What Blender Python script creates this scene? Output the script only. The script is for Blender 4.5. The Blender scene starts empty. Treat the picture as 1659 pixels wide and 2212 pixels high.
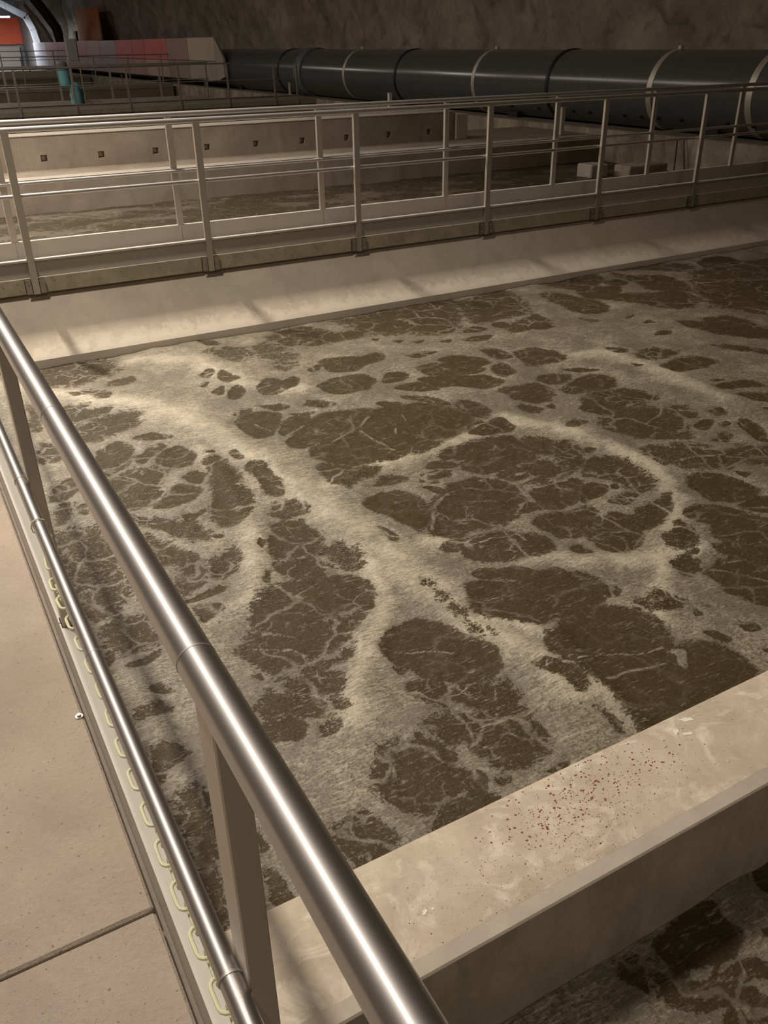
import bpy, bmesh, math, random
import numpy as np
from mathutils import Vector, Matrix

S = bpy.context.scene
COL = S.collection
random.seed(7)

# ---------------------------------------------------------------- camera
CAM_H = 1.64
R_CAM = ((0.8713083, -0.4905514, -0.0134596), (0.2480739, 0.4166278, 0.8745745), (0.4234161, 0.7653630, -0.4847043))
cam_data = bpy.data.cameras.new('camera')
cam_data.sensor_fit = 'HORIZONTAL'
cam_data.sensor_width = 36.0
cam_data.lens = 1838.62 / 1659.0 * 36.0
cam_data.clip_start = 0.05
cam_data.clip_end = 300
cam = bpy.data.objects.new('camera', cam_data)
COL.objects.link(cam)
_r, _u, _f = R_CAM
cam.matrix_world = Matrix(((_r[0], _u[0], -_f[0], 0), (_r[1], _u[1], -_f[1], 0), (_r[2], _u[2], -_f[2], CAM_H), (0, 0, 0, 1)))
S.camera = cam

# ---------------------------------------------------------------- world, exposure
world = bpy.data.worlds.new('cavern_world')
S.world = world
world.use_nodes = True
world.node_tree.nodes['Background'].inputs[0].default_value = (1.0, 0.85, 0.7, 1)
world.node_tree.nodes['Background'].inputs[1].default_value = 0.004
S.view_settings.view_transform = 'Standard'
S.view_settings.look = 'None'
S.view_settings.gamma = 1
S.view_settings.use_curve_mapping = False
S.view_settings.exposure = -0.12

WARM = (1.0, 0.905, 0.79)
# roof lamps of the cavern, a slightly staggered row above the walkway, the last added behind the camera as fill: (x, y, z, watts)
LAMPS = [(-1.0, 4.2, 7.8, 300), (-0.3, 10.8, 7.8, 1000), (-1.8, 14.5, 8.0, 300), (-1.2, 18.0, 8.0, 330), (-2.1, 21.5, 8.0, 180), (-1.4, 25.0, 8.0, 150),
         (-2.0, 28.5, 8.0, 150), (-1.5, 32.0, 8.0, 150), (-2.0, 36.0, 8.0, 170), (-1.5, 44.0, 8.0, 420), (-1.5, 58.0, 8.0, 420), (-1.8, -6.0, 8.0, 260)]

# ---------------------------------------------------------------- helpers
def link(o, parent=None):
    COL.objects.link(o)
    if parent is not None:
        o.parent = parent
    return o

def tag(o, label=None, cat=None, group=None, kind=None):
    if label: o['label'] = label
    if cat: o['category'] = cat
    if group: o['group'] = group
    if kind: o['kind'] = kind
    return o

def empty(name, loc, label=None, cat=None, group=None):
    o = bpy.data.objects.new(name, None)
    o.location = loc
    o.empty_display_size = 0.1
    link(o)
    return tag(o, label, cat, group)

class MB:
    """collects boxes, tubes and prisms given in world coordinates"""
    def __init__(self):
        self.v = []; self.f = []
    def add(self, vs, fs):
        n = len(self.v)
        self.v += [tuple(p) for p in vs]
        self.f += [tuple(i + n for i in q) for q in fs]
        return self
    def box(self, a, b, bev=0.0):
        x0, x1 = sorted((a[0], b[0])); y0, y1 = sorted((a[1], b[1])); z0, z1 = sorted((a[2], b[2]))
        if bev <= 0:
            vs = [(x, y, z) for z in (z0, z1) for y in (y0, y1) for x in (x0, x1)]
            return self.add(vs, [(0, 2, 3, 1), (4, 5, 7, 6), (0, 1, 5, 4), (2, 6, 7, 3), (0, 4, 6, 2), (1, 3, 7, 5)])
        bm = bmesh.new()
        bmesh.ops.create_cube(bm, size=1.0)
        for v in bm.verts:
            v.co = Vector((x0 + (v.co.x + .5) * (x1 - x0), y0 + (v.co.y + .5) * (y1 - y0), z0 + (v.co.z + .5) * (z1 - z0)))
        bmesh.ops.bevel(bm, geom=bm.edges[:], offset=bev, segments=1, affect='EDGES')
        bm.verts.ensure_lookup_table()
        bm.verts.index_update()
        self.add([v.co[:] for v in bm.verts], [[v.index for v in f.verts] for f in bm.faces])
        bm.free()
        return self
    def tube(self, pts, r, n=12, closed=False, caps=True):
        P = [Vector(p) for p in pts]
        m = len(P)
        rr = r if isinstance(r, (list, tuple)) else [r] * m
        rings = []
        prev = None
        for i in range(m):
            if closed:
                t = (P[(i + 1) % m] - P[i - 1]).normalized()
            else:
                t = (P[min(i + 1, m - 1)] - P[max(i - 1, 0)]).normalized()
            if prev is None:
                a = Vector((0, 0, 1)) if abs(t.z) < .9 else Vector((1, 0, 0))
                u = t.cross(a).normalized()
            else:
                u = (prev - t * prev.dot(t)).normalized()
            prev = u
            w = t.cross(u)
            rings.append([P[i] + rr[i] * (math.cos(k * 2 * math.pi / n) * u + math.sin(k * 2 * math.pi / n) * w) for k in range(n)])
        vs = [p for q in rings for p in q]
        fs = []
        for i in range(m if closed else m - 1):
            j = (i + 1) % m
            for k in range(n):
                l = (k + 1) % n
                fs.append((i * n + k, i * n + l, j * n + l, j * n + k))
        if caps and not closed:
            fs.append(tuple(range(n))[::-1])
            fs.append(tuple((m - 1) * n + k for k in range(n)))
        return self.add(vs, fs)
    def prism_x(self, prof, x0, x1):
        """profile of (y, z) points swept along x"""
        n = len(prof)
        vs = [(x0, y, z) for y, z in prof] + [(x1, y, z) for y, z in prof]
        fs = [(i, (i + 1) % n, n + (i + 1) % n, n + i) for i in range(n)]
        fs += [tuple(range(n))[::-1], tuple(range(n, 2 * n))]
        return self.add(vs, fs)
    def build(self, name, m, parent=None, smooth=True, origin=None):
        bm = bmesh.new()
        bv = [bm.verts.new(p) for p in self.v]
        for f in self.f:
            try:
                bm.faces.new([bv[i] for i in f])
            except ValueError:
                pass
        bmesh.ops.recalc_face_normals(bm, faces=bm.faces[:])
        base = Vector((0, 0, 0))
        if parent is not None:
            base = parent.matrix_world.translation if parent.matrix_world.translation.length else Vector(parent.location)
            base = world_loc(parent)
        elif origin is None:
            xs = [p[0] for p in self.v]; ys = [p[1] for p in self.v]; zs = [p[2] for p in self.v]
            base = Vector(((min(xs) + max(xs)) / 2, (min(ys) + max(ys)) / 2, min(zs)))
        else:
            base = Vector(origin)
        for v in bm.verts:
            v.co -= base
        me = bpy.data.meshes.new(name)
        bm.to_mesh(me)
        bm.free()
        if smooth:
            me.shade_smooth()
            me.set_sharp_from_angle(angle=math.radians(35))
        me.materials.append(m)
        o = bpy.data.objects.new(name, me)
        if parent is None:
            o.location = base
        link(o, parent)
        return o

def world_loc(o):
    p = Vector(o.location)
    while o.parent is not None:
        o = o.parent
        p = p + Vector(o.location)
    return p

# ---------------------------------------------------------------- numpy noise for real relief
_rng = np.random.RandomState(11)
_TAB = _rng.rand(256, 256)
def vnoise(x, y):
    xi = np.floor(x).astype(int); yi = np.floor(y).astype(int)
    fx = x - xi; fy = y - yi
    fx = fx * fx * (3 - 2 * fx); fy = fy * fy * (3 - 2 * fy)
    a = _TAB[yi & 255, xi & 255]; b = _TAB[yi & 255, (xi + 1) & 255]
    c = _TAB[(yi + 1) & 255, xi & 255]; d = _TAB[(yi + 1) & 255, (xi + 1) & 255]
    return (a * (1 - fx) + b * fx) * (1 - fy) + (c * (1 - fx) + d * fx) * fy
def fbm(x, y, o=5, g=.5):
    s = 0; a = 1; t = 0
    for i in range(o):
        s = s + a * vnoise(x * 2 ** i + 17 * i, y * 2 ** i + 31 * i); t += a; a *= g
    return s / t

# ---------------------------------------------------------------- materials
class NT:
    def __init__(self, name):
        self.m = bpy.data.materials.new(name)
        self.m.use_nodes = True
        self.t = self.m.node_tree
        self.b = self.t.nodes['Principled BSDF']
    def n(self, typ, **kw):
        nd = self.t.nodes.new(typ)
        for k, v in kw.items():
            setattr(nd, k, v)
        return nd
    def l(self, a, b):
        self.t.links.new(a, b)
    def val(self, sock, v):
        if hasattr(v, 'links') or isinstance(v, bpy.types.NodeSocket):
            self.l(v, sock)
        else:
            sock.default_value = v
    def math(self, op, a, b=None, c=None, clamp=False):
        nd = self.n('ShaderNodeMath', operation=op, use_clamp=clamp)
        self.val(nd.inputs[0], a)
        if b is not None: self.val(nd.inputs[1], b)
        if c is not None: self.val(nd.inputs[2], c)
        return nd.outputs[0]
    def noise(self, vec, scale, detail=4, rough=.55, dist=0.0):
        nd = self.n('ShaderNodeTexNoise')
        if vec is not None: self.l(vec, nd.inputs['Vector'])
        nd.inputs['Scale'].default_value = scale
        nd.inputs['Detail'].default_value = detail
        nd.inputs['Roughness'].default_value = rough
        nd.inputs['Distortion'].default_value = dist
        return nd.outputs['Fac']
    def ramp(self, fac, stops):
        nd = self.n('ShaderNodeValToRGB')
        e = nd.color_ramp.elements
        while len(e) < len(stops): e.new(.5)
        for i, (p, c) in enumerate(stops):
            e[i].position = p
            e[i].color = (c, c, c, 1) if not isinstance(c, tuple) else (*c, 1)
        self.l(fac, nd.inputs[0])
        return nd.outputs[0]
    def mix(self, fac, a, b, mode='MIX'):
        nd = self.n('ShaderNodeMix', data_type='RGBA', blend_type=mode)
        self.val(nd.inputs[0], fac)
        self.val(nd.inputs[6], (*a, 1) if isinstance(a, tuple) else a)
        self.val(nd.inputs[7], (*b, 1) if isinstance(b, tuple) else b)
        return nd.outputs[2]
    def pos(self):
        return self.n('ShaderNodeNewGeometry').outputs['Position']
    def mapv(self, vec, rot=(0, 0, 0), scale=(1, 1, 1), loc=(0, 0, 0)):
        nd = self.n('ShaderNodeMapping')
        self.l(vec, nd.inputs[0])
        nd.inputs['Rotation'].default_value = rot
        nd.inputs['Scale'].default_value = scale
        nd.inputs['Location'].default_value = loc
        return nd.outputs[0]
    def bump(self, h, strength, dist=.01, nrm=None):
        nd = self.n('ShaderNodeBump')
        nd.inputs['Strength'].default_value = strength
        nd.inputs['Distance'].default_value = dist
        self.l(h, nd.inputs['Height'])
        if nrm is not None: self.l(nrm, nd.inputs['Normal'])
        return nd.outputs[0]

def m_concrete(name, c1, c2, scale=3.0, fine=60, bump=.25, rough=.85, stain=None, stain_amt=.5, streak=0.0, pits=0.0):
    T = NT(name); p = T.pos()
    a = T.noise(p, scale, 6, .6, .4)
    b = T.noise(p, fine, 4, .65)
    f = T.math('ADD', T.math('MULTIPLY', a, .75), T.math('MULTIPLY', b, .25))
    c = T.mix(T.ramp(f, [(.36, 0.0), (.64, 1.0)]), c1, c2)
    if stain:
        q = T.mapv(p, scale=(1, 1, .35)) if streak else p
        s = T.ramp(T.noise(q, scale * 1.7, 7, .7, .8), [(.50, 0.0), (.68, stain_amt)])
        c = T.mix(s, c, stain)
    if pits:
        pv = T.ramp(T.noise(p, fine * 1.6, 2, .5), [(.66, 0.0), (.72, pits)])
        c = T.mix(pv, c, tuple(x * .35 for x in c1))
    T.l(c, T.b.inputs['Base Color'])
    T.b.inputs['Roughness'].default_value = rough
    T.b.inputs['Specular IOR Level'].default_value = .25
    h = T.math('ADD', T.noise(p, fine, 5, .7), T.math('MULTIPLY', T.noise(p, fine * 3.5, 3, .6), .5))
    T.l(T.bump(h, bump, .004), T.b.inputs['Normal'])
    return T.m

def m_plain(name, col, rough=.5, metal=0.0, var=.15, scale=8.0, emit=None, spec=.5):
    T = NT(name); p = T.pos()
    c = T.mix(T.noise(p, scale, 5, .6), tuple(x * (1 - var) for x in col), tuple(min(1, x * (1 + var)) for x in col))
    T.l(c, T.b.inputs['Base Color'])
    T.b.inputs['Roughness'].default_value = rough
    T.b.inputs['Metallic'].default_value = metal
    T.b.inputs['Specular IOR Level'].default_value = spec
    if emit:
        T.b.inputs['Emission Color'].default_value = (*emit[0], 1)
        T.b.inputs['Emission Strength'].default_value = emit[1]
    return T.m

def m_steel(name, axis, col=(.58, .56, .54), rough=.22, aniso=.8):
    """brushed stainless steel, ground around the tube axis"""
    T = NT(name); p = T.pos()
    sc = {'X': (1.2, 40, 40), 'Y': (40, 1.2, 40), 'Z': (40, 40, 1.2)}[axis]
    w = T.noise(T.mapv(p, scale=(3, 3, 3)), 2.0, 5, .6)
    c = T.mix(w, tuple(x * .88 for x in col), col)
    T.l(c, T.b.inputs['Base Color'])
    T.b.inputs['Metallic'].default_value = 1
    b2 = T.n('ShaderNodeBsdfPrincipled')
    T.l(c, b2.inputs['Base Color'])
    b2.inputs['Metallic'].default_value = 1
    nz = T.noise(T.mapv(p, scale=sc), 3.0, 3, .6)
    tg = T.n('ShaderNodeTangent', direction_type='RADIAL', axis=axis)
    for bs, rr, an in ((T.b, rough, aniso), (b2, .52, .35)):
        T.l(T.math('MULTIPLY_ADD', nz, .06, rr - .03), bs.inputs['Roughness'])
        bs.inputs['Anisotropic'].default_value = an
        T.l(tg.outputs[0], bs.inputs['Tangent'])
        bs.inputs['Anisotropic Rotation'].default_value = ANISO_ROT
    mx = T.n('ShaderNodeMixShader')
    mx.inputs[0].default_value = .62
    T.l(T.b.outputs[0], mx.inputs[1]); T.l(b2.outputs[0], mx.inputs[2])
    T.l(mx.outputs[0], T.t.nodes['Material Output'].inputs['Surface'])
    return T.m
ANISO_ROT = 0.25

def m_water(name, deep, foam_lo, foam_hi, bumpy=1.0):
    T = NT(name); p = T.pos()
    at = lambda n: T.n('ShaderNodeAttribute', attribute_name=n).outputs['Fac']
    dk = at('gap'); rg = at('ragged'); th = at('thick')
    flat = T.mapv(p, scale=(1, 1, .2))
    # streaks drawn out by the current: four fixed headings blended by the local flow
    def streak(along, across, det):
        tot = None
        for k in range(4):
            v = T.mapv(flat, rot=(0, 0, -math.radians(45 * k)), scale=(along, across, 1), loc=(3.1 * k, 1.7 * k, 0))
            t_ = T.math('MULTIPLY', T.noise(v, 1.0, det, .68, .25), FLOW[k])
            tot = t_ if tot is None else T.math('ADD', tot, t_)
        return tot
    FLOW = [at('flow%d' % k) for k in range(4)]
    s1 = streak(9, 46, 5)
    s2 = streak(26, 130, 3)
    n1 = T.math('SUBTRACT', T.noise(flat, 13, 6, .7, .3), .5)
    nf = T.math('SUBTRACT', T.noise(flat, 75, 4, .72), .5)
    c1 = T.math('SUBTRACT', s1, .5); c2 = T.math('SUBTRACT', s2, .5)
    v = T.math('MULTIPLY', dk, T.math('MULTIPLY_ADD', rg, -.45, 1.0))
    v = T.math('ADD', v, T.math('MULTIPLY', n1, T.math('MULTIPLY_ADD', rg, 3.8, .25)))
    v = T.math('ADD', v, T.math('MULTIPLY', c1, T.math('MULTIPLY_ADD', rg, 1.6, .75)))
    v = T.math('ADD', v, T.math('MULTIPLY', nf, T.math('MULTIPLY_ADD', rg, 1.6, .45)))
    v = T.math('ADD', v, T.math('MULTIPLY', c2, .5))
    mr = T.n('ShaderNodeMapRange', interpolation_type='SMOOTHSTEP')
    T.l(v, mr.inputs[0]); mr.inputs[1].default_value = -.03; mr.inputs[2].default_value = .05
    gap = mr.outputs[0]
    # threads and bubbles of foam left on the open water
    thr = T.math('ADD', T.math('MULTIPLY', s1, .55), T.math('MULTIPLY', s2, .45))
    thr = T.ramp(T.math('ADD', thr, T.math('MULTIPLY', n1, .22)), [(.535, 0.0), (.62, .62)])
    bub = T.ramp(T.math('ADD', T.noise(flat, 95, 3, .7), T.math('MULTIPLY', rg, .09)), [(.625, 0.0), (.675, .9)])
    left = T.math('MAXIMUM', thr, T.math('MULTIPLY', bub, T.math('MULTIPLY_ADD', rg, .9, .35)))
    gap = T.math('MULTIPLY', gap, T.math('SUBTRACT', 1.0, left))
    # thin web of foam lines across the open patches, two sizes of cells
    nd = T.n('ShaderNodeTexNoise'); T.l(flat, nd.inputs['Vector'])
    nd.inputs['Scale'].default_value = 6; nd.inputs['Detail'].default_value = 4
    va = T.n('ShaderNodeVectorMath', operation='MULTIPLY_ADD')
    T.l(nd.outputs['Color'], va.inputs[0]); va.inputs[1].default_value = (.22, .22, 0); T.l(flat, va.inputs[2])
    for k, (vs_, wd, th_) in enumerate(((3.6, .055, .50), (8.5, .075, .57))):
        vo = T.n('ShaderNodeTexVoronoi', feature='DISTANCE_TO_EDGE', voronoi_dimensions='2D')
        T.l(va.outputs[0], vo.inputs['Vector']); vo.inputs['Scale'].default_value = vs_
        e = T.math('ADD', vo.outputs['Distance'], T.math('MULTIPLY', nf, .10))
        e = T.math('ADD', e, T.math('MULTIPLY', c1, .10))
        line = T.ramp(e, [(wd * .35, 1.0), (wd, 0.0)])
        keep = T.ramp(T.noise(flat, 2.3 + 2 * k, 3, .6), [(th_ - .05, 0.0), (th_ + .03, .85)])
        keep = T.math('MULTIPLY', keep, T.math('MULTIPLY_ADD', rg, 2.4, .05, clamp=True))
        gap = T.math('MULTIPLY', gap, T.math('SUBTRACT', 1.0, T.math('MULTIPLY', line, keep)))
    fo = T.math('ADD', T.math('MULTIPLY', s2, .75), T.math('MULTIPLY', s1, .45))
    fo = T.math('ADD', fo, T.math('MULTIPLY', nf, .35))
    fo = T.math('ADD', fo, T.math('MULTIPLY', T.math('SUBTRACT', T.noise(flat, 4, 4, .6), .5), .45))
    fo = T.math('ADD', fo, T.math('MULTIPLY_ADD', th, .17, -.11))
    foam = T.mix(T.ramp(fo, [(.46, 0.0), (.76, 1.0)]), foam_lo, foam_hi)
    holes = T.ramp(T.math('SUBTRACT', T.noise(flat, 60, 4, .75), T.math('MULTIPLY', th, .07)), [(.535, 0.0), (.61, .85)])
    foam = T.mix(holes, foam, tuple(x * 1.8 for x in deep))
    wat = T.mix(T.ramp(s2, [(.35, 0.0), (.65, 1.0)]), tuple(x * .8 for x in deep), tuple(x * 1.3 for x in deep))
    T.l(T.mix(gap, foam, wat), T.b.inputs['Base Color'])
    T.l(T.math('MULTIPLY_ADD', gap, .05, .42), T.b.inputs['Roughness'])
    T.l(T.math('MULTIPLY_ADD', gap, -.26, .42), T.b.inputs['Specular IOR Level'])
    h = T.math('ADD', T.math('MULTIPLY', T.noise(flat, 60, 4, .75), .9), T.math('MULTIPLY', s2, .8))
    h = T.math('SUBTRACT', h, T.math('MULTIPLY', gap, .35))
    T.l(T.bump(h, .6 * bumpy, .010), T.b.inputs['Normal'])
    return T.m

M = {}
M['floor'] = m_concrete('paving_concrete', (.30, .245, .195), (.40, .33, .265), 2.5, 70, .8, .9, (.33, .25, .19), .35, pits=.7)
M['slab'] = m_concrete('slab_concrete', (.20, .165, .13), (.28, .235, .19), 3, 50, .3)
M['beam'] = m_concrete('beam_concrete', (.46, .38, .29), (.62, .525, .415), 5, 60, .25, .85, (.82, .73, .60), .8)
M['haunch'] = m_concrete('haunch_concrete', (.42, .355, .28), (.51, .435, .345), 2.2, 40, .15, .85, (.36, .30, .24), .5, streak=1)
def tide_marks(m, z_lo, z_hi, col, amt):
    # pale splash crust with a ragged upper edge just above the water
    t = m.node_tree; T = NT.__new__(NT); T.m = m; T.t = t; T.b = t.nodes['Principled BSDF']
    src = T.b.inputs['Base Color'].links[0].from_socket
    p = T.pos()
    sx = T.n('ShaderNodeSeparateXYZ'); T.l(p, sx.inputs[0])
    mr = T.n('ShaderNodeMapRange'); T.l(sx.outputs[2], mr.inputs[0])
    mr.inputs[1].default_value = z_hi; mr.inputs[2].default_value = z_lo
    k = T.ramp(T.math('ADD', T.math('MULTIPLY', mr.outputs[0], .42), T.noise(T.mapv(p, scale=(1, 1, .5)), 14, 6, .7)), [(.66, 0.0), (.80, amt)])
    T.l(T.mix(k, src, col), T.b.inputs['Base Color'])
tide_marks(M['haunch'], -.56, -.36, (.62, .55, .45), .5)
M['wall'] = m_concrete('basin_concrete', (.22, .178, .138), (.31, .258, .203), 1.6, 30, .25, .9, (.20, .15, .115), .7, streak=1)
M['pale'] = m_concrete('pale_concrete', (.36, .315, .265), (.46, .405, .345), 4, 40, .2)
M['wallr'] = m_concrete('stained_concrete', (.20, .16, .125), (.50, .42, .33), 1.3, 18, .35, .9, (.10, .08, .065), .75, streak=1)
M['plank'] = m_concrete('plank_concrete', (.26, .225, .155), (.36, .315, .22), 6, 50, .2, .7, (.20, .18, .13), .5)
M['rock'] = m_concrete('shotcrete_rock', (.25, .212, .175), (.46, .395, .33), .7, 6, 1.0, .95, (.13, .112, .098), .7)
M['dark'] = m_plain('dark_void', (.015, .013, .012), .9)
M['steelX'] = m_steel('brushed_steel_across', 'X')
M['steelY'] = m_steel('brushed_steel_along', 'Y')
M['post'] = m_plain('satin_steel', (.52, .475, .41), .45, .8, .08, 5)
M['toe'] = m_plain('steel_sheet', (.46, .425, .375), .55, .3, .08, 4)
M['galv'] = m_plain('galvanised_steel', (.42, .385, .33), .5, 1.0, .2, 20)
M['bolt'] = m_plain('bolt_steel', (.42, .39, .35), .5, .8)
M['chain'] = m_plain('pale_yellow_plastic', (.70, .70, .46), .45, 0, .05)
M['pipe'] = m_plain('slate_plastic_pipe', (.092, .095, .096), .20, 0, .12, 3, spec=.6)
M['strap'] = m_plain('steel_strap', (.62, .58, .50), .5, .6, .1)
M['black'] = m_plain('black_rubber', (.012, .012, .013), .55)
M['white'] = m_plain('white_plastic', (.55, .50, .42), .6, 0, .1)
M['teal'] = m_plain('turquoise_enamel', (.16, .42, .46), .4, 0, .1)
M['tealdark'] = m_plain('dark_teal_enamel', (.04, .10, .11), .5)
M['greymotor'] = m_plain('grey_motor', (.13, .14, .15), .5)
M['box'] = m_plain('grey_cabinet', (.24, .24, .24), .5)
M['orange'] = m_plain('orange_paint', (.85, .13, .05), .6, 0, .06, 1)
M['rust'] = m_plain('rusty_orange_sheet', (.60, .20, .045), .8, 0, .3, 1.5)
M['arch'] = m_plain('white_frame', (.70, .68, .70), .6, 0, .05)
M['beige'] = m_plain('beige_panel', (.42, .36, .30), .7, 0, .1, 1)
M['splash'] = m_plain('white_dropping', (.78, .73, .63), .8, 0, .1, 60)
M['rustspeck'] = m_plain('rust_flake', (.22, .06, .025), .9, 0, .5, 90)
M['water'] = m_water('foaming_sludge_water', (.058, .040, .018), (.155, .132, .095), (.50, .435, .33))
M['water2'] = m_water('rippled_sludge_water', (.045, .034, .019), (.10, .083, .06), (.24, .205, .155), .8)
M['lamp'] = m_plain('lamp_housing', (.5, .5, .5), .5)
M['beamface'] = m_concrete('front_beam_concrete', (.30, .255, .185), (.42, .355, .27), 5, 40, .2, .75, (.24, .205, .15), .6, streak=1)  # darker, slightly greener tone for the front of the beam
M['beamedge'] = m_concrete('worn_edge_concrete', (.50, .425, .345), (.60, .52, .425), 9, 60, .15, .8)

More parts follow.
